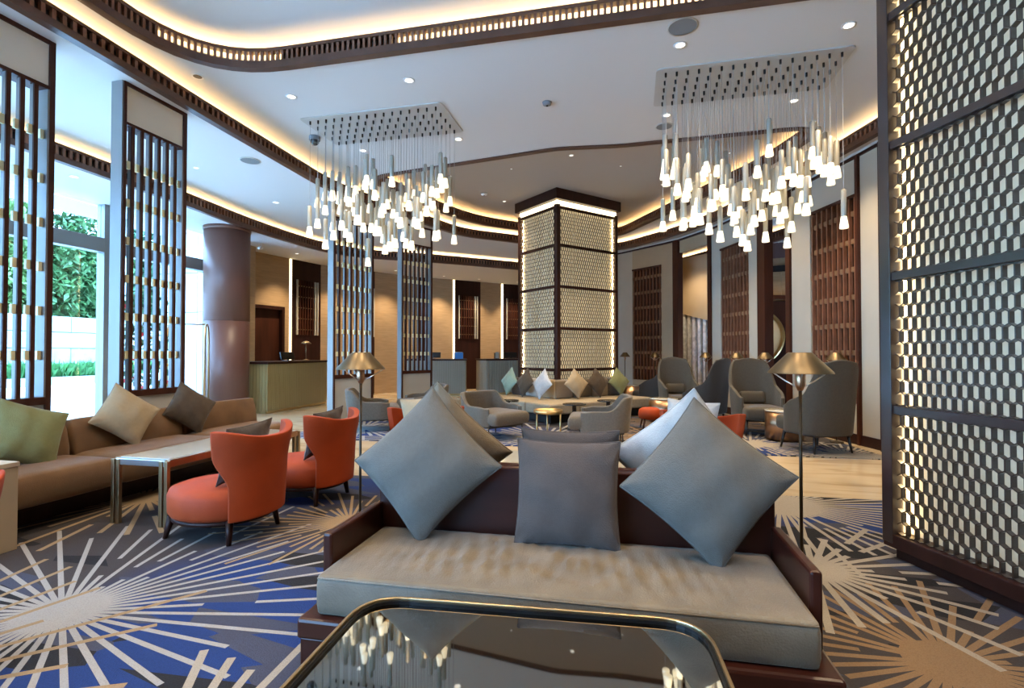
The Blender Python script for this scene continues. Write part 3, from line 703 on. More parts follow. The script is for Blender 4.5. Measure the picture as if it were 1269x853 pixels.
t = thing('outdoor_wall', 'pale panelled outdoor wall seen through the glass beside the brown column', 'wall', (-13.2, 14.2, 0))
for k in range(4):
    for i in range(3): MB().box(-2.2 + 1.5 * i, -0.72 + 1.5 * i, -0.1, 0.1, -0.02 + 1.3 * k, 1.26 + 1.3 * k).build('panel', 'wall_outdoor', t, bevel=0.01)

# flowering plant behind the second screen
t = thing('flower_stand', 'tall potted plant with red and yellow blossoms behind the slatted screen', 'plant', (-6.3, 5.55, 0))
MB().lathe([(0.14, 0), (0.2, 0.02), (0.24, 0.42), (0.22, 0.42), (0.2, 0.38)], 20).build('pot', 'black_metal', t, True)
MB().tube([(0, 0, 0.3), (0.02, 0.01, 1.9)], 0.02).build('stem', 'brown_wood', t)
lf = MB(); 
for k in range(7): leaf_mass(lf, 0, 0, 0.55 + 0.22 * k, 0.26, 0.26, 0.2, 60, 0.07)
lf.build('foliage', 'leaf_teal', t)
fr = MB().lathe([(0.004, -0.02), (0.035, 0), (0.03, 0.03), (0.004, 0.035)], 8)
me_r, me_y = fr.mesh('blossom', 'flower_red', True), fr.mesh('blossom', 'flower_yellow', True)
for i in range(46):
    a = random.random() * 6.28; z = 0.5 + 1.45 * random.random(); linked('blossom', me_r if i % 2 else me_y, t, (0.3 * math.cos(a), 0.3 * math.sin(a), z))
# luggage cart
t = thing('luggage_cart', 'brass arched luggage trolley half hidden left of the brown column', 'cart', (-7.62, 7.56, 0), 130)
MB().box(-0.5, 0.5, -0.3, 0.3, 0.17, 0.23).build('deck', 'black_metal', t, bevel=0.01)
for y in (-0.27, 0.27):
    MB().tube([(-0.46, y, 0.23), (-0.46, y, 1.45), (-0.40, y, 1.62), (-0.25, y, 1.72), (0, y, 1.75), (0.25, y, 1.72), (0.40, y, 1.62), (0.46, y, 1.45), (0.46, y, 0.23)], 0.018, 8).build('arch', 'antique_brass', t, True)
MB().tube([(0, -0.27, 1.75), (0, 0.27, 1.75)], 0.014).build('hanging_rail', 'antique_brass', t, True)
for x in (-0.4, 0.4):
    for y in (-0.22, 0.22): MB().tube([(x - .0, y - .025, 0.085), (x, y + .025, 0.085)], 0.085, 14).build('wheel', 'plastic_black', t, True)

# ------------------------------------------------------------------ reception wall and desks
rw = struct('wall_back')
REC = {'a': (-9.0, 10.2), 306: (-8.954, 10.532), 352: (-8.741, 11.594), 358: (-8.711, 11.745), 362: (-8.69, 11.848), 397: (-8.495, 12.808), 405: (-8.399, 12.97), 440: (-7.953, 13.718), 455: (-7.749, 14.058), 464: (-7.624, 14.269),
       476: (-7.452, 14.557), 516: (-6.838, 15.586), 532: (-6.511, 15.877), 561: (-5.893, 16.414), 564: (-5.828, 16.472), 595: (-5.151, 17.174), 621: (-4.567, 17.778), 624: (-4.497, 17.851), 650: (-3.846, 18.389), 'z': (-1.5, 19.8)}
def wseg(a, b, z0, z1, name, m, t0=-0.1, t1=0.0, parent=rw): return MB().seg(REC[a], REC[b], -t1, -t0, z0, z1).build(name, m, parent)
def cloth(a, b): wseg(a, b, 0, ZL, 'cloth_panel', 'wall_cloth', -0.12, 0.0)
# the viewer stands to the right of the direction of travel, so positive depth lies behind the wall face
def wall_piece(a, b, z0, z1, name, m, front, back, parent=rw, bevel=0):
    return MB().seg(REC[a], REC[b], -front, back, z0, z1).build(name, m, parent, bevel=bevel)
def dark_panel(a, b, strips=True):
    e = bpy.data.objects.new('dark_panel', None); COL.objects.link(e); e.parent = rw
    wall_piece(a, b, 0, ZL, 'board', 'dark_wood', 0.0, 0.12, e)
    A = Vector(REC[a]); B = Vector(REC[b]); d = (B - A); L = d.length; d /= L
    n = 9; me = None
    for i in range(n):
        q0 = A + d * (L * 0.14 + L * 0.72 * i / (n - 1) - 0.016); q1 = q0 + d * 0.032
        MB().seg(q0, q1, -0.045, 0.0, 1.72, 3.18).build('slat', 'brown_wood' if i not in (n - 1, n - 2, 0) else 'panel_white', e)
    for k in range(5): MB().seg(A + d * L * .12, A + d * L * .88, -0.025, 0.0, 1.85 + 0.29 * k, 1.875 + 0.29 * k).build('cross_bar', 'antique_brass', e)
def led_v(a, b): wall_piece(a, b, 0.3, ZL, 'led_strip', 'led_line', -0.03, 0.06)
cloth('a', 306)
for a, b in ((306, 352),): wall_piece(a, b, 2.40, ZL, 'cloth_panel', 'wall_cloth', 0.0, 0.12)
d1 = struct('door_1')
MB().seg(REC[306], REC[352], -0.02, 0.14, 2.34, 2.42).build('door_frame', 'dark_wood', d1)
MB().seg(REC[306], (-8.94, 10.6), -0.02, 0.14, 0, 2.34).build('door_frame', 'dark_wood', d1); MB().seg((-8.755, 11.52), REC[352], -0.02, 0.14, 0, 2.34).build('door_frame', 'dark_wood', d1)
MB().seg((-8.94, 10.6), (-8.755, 11.52), 0.10, 0.14, 0, 2.34).build('door_leaf', 'brown_wood', d1)
MB().tube([(-8.82, 10.75, 1.02), (-8.79, 10.9, 1.02)], 0.014).build('door_handle', 'steel', d1)
cloth(352, 358); led_v(358, 362); dark_panel(362, 397); cloth(397, 405); cloth(405, 440); led_v(440, 440) if False else None
cloth(440, 455); dark_panel(455, 464); cloth(464, 476); cloth(476, 516); dark_panel(516, 532); cloth(532, 561); led_v(561, 564); dark_panel(564, 595); cloth(595, 621); led_v(621, 624); dark_panel(624, 650); cloth(650, 'z')
def desk(label, p0, p1, depth, H=1.06, m='counter_glass', nrib=34):
    """p0->p1 is the front edge seen from the lounge (lounge on the right of travel)"""
    A = Vector(p0); B = Vector(p1); L = (B - A).length; ang = math.degrees(math.atan2(B.y - A.y, B.x - A.x))
    t = thing('reception_desk', label, 'desk', (A.x, A.y, 0), ang)
    MB().box(0, L, 0.03, depth, 0.0, H - 0.05).build('body', m, t)
    rib = MB().box(-L / nrib * 0.42, L / nrib * 0.42, -0.012, 0.03, 0.05, H - 0.05).mesh('glass_rib', m)
    for i in range(nrib): linked('glass_rib', rib, t, (L * (i + 0.5) / nrib, 0.0, 0), (0, 0, 0))
    ne = max(4, int(nrib * depth / L))
    rib2 = MB().box(-0.03, 0.012, -depth / ne * 0.42, depth / ne * 0.42, 0.05, H - 0.05).mesh('end_rib', m)
    for x in (0, L):
        for i in range(ne): linked('end_rib', rib2, t, (x, 0.03 + (depth - 0.03) * (i + 0.5) / ne, 0), (0, 0, R(180) if x == 0 else 0))
    MB().box(-0.03, L + 0.03, -0.03, depth + 0.02, H - 0.05, H).build('worktop', 'dark_wood', t, bevel=0.006)
    MB().box(0.02, L - 0.02, 0.0, depth, 0.0, 0.05).build('kick_plate', 'brass', t)
    return t
desk('reception desk with ribbed olive glass front right of the brown column', (-7.27, 9.12), (-7.36, 11.35), 0.72)
desk('reception desk with silvery ribbed front between the slatted screens and the pillar', (-6.4, 13.9), (-4.77, 14.4), 0.7, m='counter_glass_blue', nrib=26)
desk('reception desk with silvery ribbed front partly behind the honeycomb pillar', (-4.22, 14.72), (-2.93, 15.9), 0.7, m='counter_glass_blue', nrib=22)
def monitor(label, x, y, rz, wd=0.42, m='plastic_black'):
    t = thing('monitor', label, 'monitor', (x, y, 1.06), rz)
    MB().box(-0.1, 0.1, -0.07, 0.07, 0, 0.012).build('foot', 'plastic_black', t); MB().box(-0.02, 0.02, -0.01, 0.015, 0.012, 0.1).build('stand', 'plastic_black', t)
    Mx = Matrix.Rotation(R(-14), 4, 'X') @ Matrix.Translation((0, 0, 0))
    MB().box(-wd / 2, wd / 2, -0.02, 0.01, 0.03, 0.20, Mx).build('screen_case', m, t, bevel=0.006)
    MB().box(-wd / 2 + .02, wd / 2 - .02, 0.01, 0.014, 0.045, 0.185, Mx).build('display', 'screen_blue', t)
    return t
monitor('dark tilted monitor on the olive reception desk', -7.62, 10.25, 85)
monitor('dark monitor on the middle reception desk next to the screens', -5.85, 14.50, 15, 0.5)
monitor('dark monitor on the reception desk by the pillar', -3.72, 15.70, 40, 0.45)
t = thing('leaflet_holder', 'bright blue leaflet box standing on the middle reception desk', 'box', (-5.08, 14.68, 1.06), 15)
MB().box(-0.13, 0.13, -0.05, 0.05, 0, 0.19).build('case', 'blue_box', t, bevel=0.005); MB().box(-0.11, 0.11, -0.03, 0.03, 0.19, 0.205).build('leaflets', 'panel_white', t)
t = thing('leaflet_holder', 'pale blue leaflet stand beside the monitor on the pillar side desk', 'box', (-4.08, 15.32, 1.06), 40)
MB().box(-0.07, 0.07, -0.04, 0.04, 0, 0.17).build('case', 'screen_lacquer', t); MB().box(-0.06, 0.06, -0.045, -0.04, 0.01, 0.20).build('leaflets', 'panel_white', t)
def desk_lamp(label, x, y, z):
    t = thing('desk_lamp', label, 'lamp', (x, y, z))
    MB().lathe([(0.07, 0), (0.07, 0.012), (0.012, 0.03)], 20).build('base', 'antique_brass', t, True); MB().tube([(0, 0, 0.02), (0, 0, 0.42)], 0.009).build('stem', 'antique_brass', t, True)
    MB().lathe([(0.12, 0.40), (0.11, 0.42), (0.06, 0.455), (0.012, 0.475)], 24).build('shade', 'shade_brass', t, True)
    return t
desk_lamp('small domed brass desk lamp on the olive reception desk', -7.72, 11.05, 1.06)

# ------------------------------------------------------------------ right wall of panels and lattice
wr = struct('wall_right')
RWp = {1105: (3.122, 7.312), 1095: (3.09, 7.434), 1068: (2.989, 7.825), 1064: (2.976, 7.874), 1005: (2.689, 8.871), 1002: (2.671, 8.926), 982: (2.547, 9.313), 977: (2.514, 9.416), 951: (2.328, 9.997), 941: (2.254, 10.23), 928: (2.145, 10.57),
       893: (1.79, 11.522), 882: (1.66, 11.823), 879: (1.611, 11.906), 842: (1.068, 12.817), 835: (0.958, 12.949), 820: (0.684, 13.214), 784: (-0.013, 13.885), 783: (-0.034, 13.905), 769: (-0.319, 14.18), 'f': (-1.6, 15.1)}
WT = 3.90
def rp(a, b, z0, z1, name, m, front=0.0, back=0.1, parent=wr, bevel=0):
    return MB().seg(RWp[a], RWp[b], -back, front, z0, z1).build(name, m, parent, bevel=bevel)
def white(a, b, m='panel_white'): rp(a, b, 0.14, WT, 'panel', m, 0.0, 0.06); rp(a, b, 0.0, 0.14, 'plinth', 'dark_wood', 0.02, 0.08)
def postw(a, b, m='brown_wood'): rp(a, b, 0.0, WT + 0.03, 'post', m, 0.045, 0.12, bevel=0.004)
def lattice(a, b, nsl=9, header=True, m='panel_white'):
    e = bpy.data.objects.new('lattice_screen', None); COL.objects.link(e); e.parent = wr
    rp(a, b, 3.42, WT, 'header_panel', m, 0.0, 0.06, e); rp(a, b, 0.14, 3.42, 'backboard', 'dark_wood', -0.06, 0.10, e); rp(a, b, 0.0, 0.14, 'plinth', 'dark_wood', 0.02, 0.08, e)
    rp(a, b, 3.38, 3.42, 'head_rail', 'brown_wood', 0.02, 0.06, e); rp(a, b, 0.14, 0.55, 'base_panel', m, 0.0, 0.05, e)
    A = Vector(RWp[a]); B = Vector(RWp[b]); d = B - A; L = d.length; d /= L
    for i in range(nsl):
        q = A + d * (L * (i + 0.5) / nsl)
        MB().seg(q - d * 0.012, q + d * 0.012, -0.045, 0.005, 0.55, 3.38).build('slat', 'slat_wood', e)
        for k in range(8):
            z = 0.86 + 0.385 * k - (0.0)
            if z > 3.3: continue
            s = MB().seg(q - d * (L / nsl * .5 - .002), q + d * (L / nsl * .5 - .002), -0.05, -0.018, z - 0.035, z + 0.035); s.build('cross_block', 'block_wood', e)
rp(1105, 1095, 0, WT + 0.03, 'post', 'dark_wood', 0.06, 0.12); white(1095, 1068); postw(1068, 1064); lattice(1064, 1005); white(1005, 982); postw(982, 977)
postw(951, 941); white(941, 928); lattice(928, 893); white(893, 882); postw(882, 879)
postw(842, 835); white(835, 820, 'panel_tan'); lattice(820, 784, m='panel_tan'); white(784, 769); rp(769, 'f', 0, WT, 'panel', 'panel_white', 0, 0.06)
for a, b in ((977, 951), (879, 842)): rp(a, b, 3.62, WT, 'lintel', 'plaster_beige', -0.02, 0.08)
pts = [RWp[k] for k in (1105, 1064, 1005, 977, 951, 928, 893, 879, 842, 820, 784, 769, 'f')]
sweep(MB(), pts, -0.12, 0.035, WT, WT + 0.035).build('crown_rail', 'dark_wood', wr)
sweep(MB(), pts, -0.12, 0.01, WT + 0.035, Z0).build('crown_fascia', 'ceiling_paint', wr)
MB().box(3.62, 3.74, -4.5, 7.0, 0, Z0).build('side_wall', 'plaster_beige', wr)
MB().box(-2.6, 3.7, -4.75, -4.55, 0, Z2).build('rear_wall', 'plaster_beige', wr)
w2 = struct('unseen_window_2')  # unseen rear window, added for cool daylight from behind
for x in (-8.6, -6.6, -4.6, -2.65): MB().box(x - .09, x + .09, -4.75, -4.55, 0, ZL).build('mullion', 'frame_grey', w2)
for a, b in ((-8.6, -6.6), (-6.6, -4.6), (-4.6, -2.65)):
    MB().box(a + .09, b - .09, -4.70, -4.60, 2.9, 3.13).build('transom', 'frame_grey', w2); MB().box(a + .09, b - .09, -4.66, -4.64, 0, 2.9).build('pane', 'window_glass', w2); MB().box(a + .09, b - .09, -4.66, -4.64, 3.13, ZL).build('pane', 'window_glass', w2)
# the stair hall glimpsed through the two openings
sh = struct('wall_far')
for p, q in (((3.7, 6.9), (5.0, 11.3)), ((2.2, 15.3), (2.7, 15.7)), ((0.3, 17.1), (-1.7, 19.9)), ((-1.2, 19.6), (-2.2, 19.4)), ((3.7, 7.0), (3.12, 7.35))): MB().seg(p, q, -0.15, 0.0, 0, Z0).build('hall_wall', 'plaster_beige', sh)
MB().seg((4.9, 11.2), (2.2, 15.4), -0.15, 0.0, 0, ZL).build('hall_wall', 'plaster_beige', sh)
MB().seg((2.6, 15.6), (0.2, 17.2), -0.15, 0.0, 0, ZL).build('hall_wall', 'plaster_beige', sh)
ha, hb = Vector((3.95, 12.40)), Vector((2.25, 12.78))
MB().seg(ha, hb, -0.10, 0.0, 0, ZL).build('hall_screen', 'plaster_beige', sh)
MB().seg(ha, hb, 0.0, 0.02, 3.36, ZL).build('ribbed_panel', 'ribbed_mauve', sh)
hd = (hb - ha); hL = hd.length; hd.normalize()
for i in range(22):
    q = ha + hd * hL * (i + .5) / 22; MB().seg(q - hd * .025, q + hd * .025, 0.02, 0.05, 3.36, ZL).build('rib', 'ribbed_mauve', sh)
MB().seg(ha, hb, 0.0, 0.04, 3.05, 3.19).build('black_band', 'black_void', sh)
for i in range(7):
    q = ha + hd * hL * (i + .5) / 7; MB().seg(q - hd * (hL / 14 - .006), q + hd * (hL / 14 - .006), 0.0, 0.03, 2.53, 3.05).build('panel', 'wall_cloth', sh)
# sloping stair soffit in the wider opening with silvery strips beneath
a0, b0 = Vector((2.15, 13.2)), Vector((1.15, 14.35)); d = (b0 - a0).normalized(); n = Vector((-d.y, d.x))
def sp(t, off, z): q = a0 + (b0 - a0) * t + n * off; return (q.x, q.y, z)
MB().hexa([sp(0, 0, 1.92), sp(1, 0, 2.32), sp(1, 0.08, 2.32), sp(0, 0.08, 1.92), sp(0, 0, ZL), sp(1, 0, ZL), sp(1, 0.08, ZL), sp(0, 0.08, ZL)]).build('stair_side', 'plaster_beige', sh)
MB().hexa([sp(0, -.06, 0), sp(1, -.06, 0), sp(1, -.02, 0), sp(0, -.02, 0), sp(0, -.06, 1.91), sp(1, -.06, 2.31), sp(1, -.02, 2.31), sp(0, -.02, 1.91)]).build('glass_back', 'fin_lacquer', sh)
for i in range(9):
    t0, t1 = (i + .2) / 9, (i + .72) / 9
    MB().hexa([sp(t0, -.01, 0), sp(t1, -.01, 0), sp(t1, .05, 0), sp(t0, .05, 0), sp(t0, -.01, 1.92 + .40 * t0), sp(t1, -.01, 1.92 + .40 * t1), sp(t1, .05, 1.92 + .40 * t1), sp(t0, .05, 1.92 + .40 * t0)]).build('strip', 'silver_strip', sh)
MB().hexa([sp(.02, .055, 0), sp(.07, .055, 0), sp(.07, .08, 0), sp(.02, .08, 0), sp(.02, .055, 1.88), sp(.07, .055, 1.9), sp(.07, .08, 1.9), sp(.02, .08, 1.88)]).build('led_strip', 'led_line', sh)
# round gilt mirror on dark panelling in the narrow opening
MB().seg(ha, hb, 0.0, 0.02, 0, 2.40).build('dark_panelling', 'dark_wood', sh)
MB().hexa([(*(ha + Vector((-.22, -.98)) * o), 0) if False else (p.x - .22 * o, p.y - .98 * o, z) for z, o, p in ((2.38, 0, ha), (2.50, 0, hb), (2.50, .08, hb), (2.38, .08, ha), (2.46, 0, ha), (2.60, 0, hb), (2.60, .08, hb), (2.46, .08, ha))]).build('handrail', 'brown_wood', sh)
t = thing('round_mirror', 'round gilt framed mirror half seen through the narrow opening', 'mirror', (2.62, 12.60, 1.60), -12.6)
Mr = Matrix.Rotation(R(90), 4, 'X')
def ring_lathe(prof, name, m):
    mb = MB().lathe(prof, 40, cap=(name == 'glass')); mb.v = [tuple(Mr @ Vector(p)) for p in mb.v]; return mb.build(name, m, t, True)
ring_lathe([(0.58, 0.0), (0.58, 0.04), (0.56, 0.05)], 'glass', 'mirror'); ring_lathe([(0.58, 0.0), (0.66, 0.0), (0.66, 0.09), (0.61, 0.11), (0.58, 0.06), (0.58, 0.0)], 'frame', 'brass')
for x, y, z, e in ((2.75, 11.3, 3.6, 170), (1.2, 13.2, 3.6, 170)):  # added fill spots without fittings, to brighten the stair hall
    l = bpy.data.lights.new('hall_fill_light', 'SPOT'); l.energy = e * 0.3; l.spot_size = R(130); l.spot_blend = 1; l.color = (1, .78, .52); l.shadow_soft_size = 0.1
    o = bpy.data.objects.new('hall_fill_light', l); COL.objects.link(o); o.location = (x, y, z)

# ------------------------------------------------------------------ chandeliers
tube_me = MB().lathe([(0.024, -0.27), (0.026, -0.26), (0.026, -0.01), (0.02, 0.0)], 10).mesh('holder', 'pendant_metal', True)
tip_me = MB().lathe([(0.040, -0.385), (0.042, -0.375), (0.036, -0.33), (0.026, -0.27)], 10).mesh('glass_tip', 'tip_glow', True)
grip_me = MB().lathe([(0.010, -0.045), (0.012, -0.03), (0.012, 0.0)], 8).mesh('cord_grip', 'black_metal')
def chandelier(label, x0, x1, y0, y1, seed, zfun):
    rnd = random.Random(seed); t = thing('pendant_chandelier', label, 'chandelier', ((x0 + x1) / 2, (y0 + y1) / 2, Z1))
    w2, d2 = (x1 - x0) / 2, (y1 - y0) / 2
    pl = rounded([(w2, -d2), (w2, d2), (-w2, d2), (-w2, -d2)], 0.05, True, 4)
    MB().prism(pl, -0.012, 0.0).build('ceiling_plate', 'plate_metal', t)
    for r_ in range(5):
        for c in range(16):
            px = -w2 + 0.10 + (2 * w2 - 0.20) * c / 15; py = -d2 + 0.09 + (2 * d2 - 0.18) * r_ / 4
            ztip = zfun(c, r_, rnd); top = ztip + 0.385
            p = linked('pendant', tube_me, t, (px, py, top - Z1))
            linked('glass_tip', tip_me, p)
            L = Z1 - 0.012 - top
            linked('cord', cord_me, p, (0, 0, 0), (0, 0, 0), (1, 1, L)); linked('cord_grip', grip_me, p, (0, 0, L))
    return t
cord_me = MB().tube([(0, 0, 0), (0, 0, 1)], 0.0028, 5).mesh('cord', 'cord_grey')
def zl(c, r_, rnd):
    base = 2.95 - 0.28 * math.sin((c + 2.2 * r_) * 0.55 + 0.4) + 0.12 * math.cos(c * 0.9)
    z = base + rnd.uniform(-0.33, 0.36)
    if c == 0: z = 3.02 + 0.14 * r_ if r_ > 0 else 2.75
    return max(2.45, min(3.35, z))
def zr(c, r_, rnd):
    base = 2.90 - 0.22 * math.sin((c - 1.5 * r_) * 0.5 - 0.3) + 0.1 * math.cos(c * 1.3)
    z = base + rnd.uniform(-0.36, 0.34)
    if c == 15 and r_ == 4: z = 3.3
    return max(2.38, min(3.25, z))
chandelier('left cluster chandelier of slim glowing pendants on a pale ceiling plate', -4.14, -2.22, 5.75, 6.60, 3, zl)
chandelier('right cluster chandelier of slim glowing pendants on a pale ceiling plate', 0.25, 2.13, 5.60, 6.44, 11, zr)

# ------------------------------------------------------------------ pillows
def pillow_mesh(name, m, size, thick, seed=0, wrinkle=0.006, n=22):
    rnd = random.Random(seed); h = size / 2; vs = []; fs = []
    ph = [rnd.uniform(0, 6.28) for _ in range(6)]
    def P(u, v, s):
        # edges pull in between pointed corners
        k = 1 - 0.07 * (1 - v * v); k2 = 1 - 0.07 * (1 - u * u)
        x, z = u * h * k, v * h * k2
        pr = max(0.0, (1 - u * u)) ** 0.55 * max(0.0, (1 - v * v)) ** 0.55
        wv = wrinkle * (math.sin(7 * u + 4 * v + ph[0]) * math.sin(5 * v - 2 * u + ph[1]) + 0.6 * math.sin(11 * v * u + ph[2])) * min(1, pr * 1.5)
        # radiating corner puckers
        pk = 0.010 * math.sin(18 * (abs(u) - abs(v)) + ph[3]) * (abs(u * v)) ** 2 * min(1, pr * 6)
        y = s * (thick / 2 * pr + wv + pk)
        return (x, y, z)
    idx = {}
    for s in (-1, 1):
        for i in range(n + 1):
            for j in range(n + 1):
                u, v = -1 + 2 * i / n, -1 + 2 * j / n
                u = math.sin(u * math.pi / 2); v = math.sin(v * math.pi / 2)
                edge = i in (0, n) or j in (0, n)
                if edge and s == 1: idx[(s, i, j)] = idx[(-1, i, j)]; continue
                idx[(s, i, j)] = len(vs); vs.append(P(u, v, s))
        for i in range(n):
            for j in range(n):
                q = [idx[(s, i, j)], idx[(s, i + 1, j)], idx[(s, i + 1, j + 1)], idx[(s, i, j + 1)]]
                fs.append(tuple(q if s == -1 else q[::-1]))
    mb = MB(); mb.add(vs, fs)
    seam = [vs[idx[(-1, i, 0)]] for i in range(n + 1)] + [vs[idx[(-1, n, j)]] for j in range(1, n + 1)] + [vs[idx[(-1, i, n)]] for i in range(n - 1, -1, -1)] + [vs[idx[(-1, 0, j)]] for j in range(n - 1, 0, -1)]
    return mb.mesh(name, m, True), MB().tube(seam + [seam[0]], 0.0035, 5, False).mesh('seam', m, True)
def pillow(label, m, loc, size=0.5, thick=0.17, spin=45, lean=15, yaw=0, seed=0):
    """stands facing local -y; spin turns it in its own plane, lean tips the top backwards"""
    a, b = pillow_mesh('cushion_cover', m, size, thick, seed)
    t = bpy.data.objects.new('cushion', None); COL.objects.link(t); tag(t, label, 'cushion')
    t.location = loc; t.rotation_mode = 'QUATERNION'
    t.rotation_quaternion = (Matrix.Rotation(R(yaw), 3, 'Z') @ Matrix.Rotation(R(-lean), 3, 'X') @ Matrix.Rotation(R(spin), 3, 'Y')).to_quaternion()
    linked('cover', a, t); linked('seam', b, t)
    return t

# ------------------------------------------------------------------ the two back-to-back wooden sofas
def wooden_sofa(label, loc, rz):
    t = thing('wooden_sofa', label, 'sofa', loc, rz)     # local: x along, -y front, back plane at y=0
    W = 0.885
    MB().box(-W - 0.03, W + 0.03, -0.665, -0.005, 0.195, 0.27).build('seat_frame', 'sofa_wood', t, bevel=0.012)
    MB().box(-W, W, -0.055, -0.003, 0.27, 0.72).build('backrest', 'sofa_wood', t, bevel=0.008)
    for s in (-1, 1):
        MB().box(s * W - 0.02, s * W + 0.02, -0.51, -0.055, 0.27, 0.53).build('arm', 'sofa_wood', t, bevel=0.01)
        for y in (-0.655, -0.10):
            x0, x1 = (s * (W + 0.02), s * (W - 0.09)); lo, hi = min(x0, x1), max(x0, x1); sh = 0.03
            xi = (lo + (sh if s > 0 else 0), hi - (sh if s < 0 else 0))
            MB().hexa([(xi[0], y, 0.012), (xi[1], y, 0.012), (xi[1], y + 0.075, 0.012), (xi[0], y + 0.075, 0.012), (lo, y, 0.197), (hi, y, 0.197), (hi, y + 0.085, 0.197), (lo, y + 0.085, 0.197)]).build('leg', 'sofa_wood', t, bevel=0.005)
    return t
def wrinkled_seat(parent, x0, x1, y0, y1, z0, z1, m):
    mb = MB().rbox(x0, x1, y0, y1, z0, z1, 0.022, 0.006, 100)
    out = []
    for (x, y, z) in mb.v:
        if z > z1 - 0.004:
            u = (x - x0) / (x1 - x0); v = (y - y0) / (y1 - y0)
            amp = math.exp(-((u - 0.5) / 0.34) ** 4) * (0.35 + 0.65 * math.exp(-((v - 0.42) / 0.30) ** 2)) * max(0, min(1, v * 5)) * max(0, min(1, (1 - v) * 8))
            w1 = math.sin(x * 52 + 5.5 * v + 1.6 * math.sin(9 * x) + 0.35 * math.sin(6 * v)); w2 = math.sin(x * 39 - 6 * v + 1.1 * math.sin(17 * x))
            z += 1.35 * amp * (0.0150 * (1 - abs(w1)) ** 1.5 + 0.0022 * w2)
        out.append((x, y, z))
    mb.v = out; return mb.build('seat_cushion', m, parent, True)
so1 = wooden_sofa('front dark wood sofa with a long grey velvet seat, facing the mirror topped table', (-0.315, 2.375, 0), 1.5)
sc = wrinkled_seat(so1, -0.86, 0.86, -0.635, -0.06, 0.272, 0.42, 'velvet_seat')
MB().tube([(-0.85, -0.630, 0.408), (0.85, -0.630, 0.408)], 0.004, 6).build('seam', 'velvet_seat', sc, True)
so2 = wooden_sofa('rear dark wood sofa standing back to back behind the front sofa', (-0.315, 2.385, 0), 181.5)
wrinkled_seat(so2, -0.86, 0.86, -0.635, -0.06, 0.272, 0.42, 'velvet_seat')
pillow('large grey blue diamond set cushion at the left end of the front sofa', 'fabric_teal_grey', (-0.925, 2.22, 0.742), 0.50, 0.20, 45, 14, 2, 1)
pillow('large grey blue diamond set cushion at the right end of the front sofa', 'fabric_teal_grey', (0.285, 2.215, 0.728), 0.485, 0.20, 39, 14, 0, 2)
pillow('dark grey brown square cushion upright in the middle of the front sofa', 'fabric_brown_grey', (-0.28, 2.235, 0.643), 0.45, 0.15, 0, 10, 1, 3)
pillow('tan diamond set cushion behind the left front cushion, on the rear sofa', 'fabric_tan', (-0.965, 2.545, 0.745), 0.52, 0.16, 45, 14, 182, 4)
pillow('white diamond set cushion behind the right front cushion, on the rear sofa', 'fabric_white', (0.235, 2.545, 0.745), 0.50, 0.17, 40, 14, 181, 5)
pillow('brown grey square cushion just behind the square front cushion, on the rear sofa', 'fabric_brown_grey', (-0.30, 2.53, 0.648), 0.47, 0.14, 0, 10, 181, 6)

# mirror-top table in front
t = thing('mirror_table', 'low coffee table with dark mirror top and rounded brass rim before the front sofa', 'table', (-0.287, 1.13, 0), 4.2)
W, Dp = 0.53, 0.46
outer = rounded([(W, -Dp), (W, Dp), (-W, Dp), (-W, -Dp)], 0.15, True, 8)
inner = offset(outer, 0.011, True)
rim = MB(); sweep(rim, outer, 0.0, 0.011, 0.405, 0.462, True).build('rim', 'antique_brass', t, bevel=0.003)
sweep(MB(), inner, 0.0, 0.007, 0.40, 0.455, True).build('inner_trim', 'black_metal', t)
MB().prism(offset(outer, 0.018, True), 0.425, 0.444).build('top', 'table_mirror', t)
MB().prism(offset(outer, 0.018, True), 0.38, 0.425).build('underframe', 'black_metal', t)
for sx in (-1, 1):
    for sy in (-1, 1): MB().box(sx * (W - .12) - .02, sx * (W - .12) + .02, sy * (Dp - .12) - .02, sy * (Dp - .12) + .02, 0.012, 0.40).build('leg', 'antique_brass', t, bevel=0.003)

# second table between the rear sofa and the red chairs
t = thing('low_table', 'low pale topped table with dark legs beyond the rear sofa', 'table', (-0.48, 3.84, 0), 1.5)
MB().box(-0.62, 0.62, -0.30, 0.30, 0.425, 0.45).build('top', 'stone_top', t, bevel=0.004); MB().box(-0.60, 0.60, -0.28, 0.28, 0.385, 0.425).build('apron', 'dark_wood', t)
for sx in (-1, 1):
    for sy in (-1, 1): MB().box(sx * .57 - .025, sx * .57 + .025, sy * .25 - .025, sy * .25 + .025, 0.012, 0.385).build('leg', 'dark_wood', t)

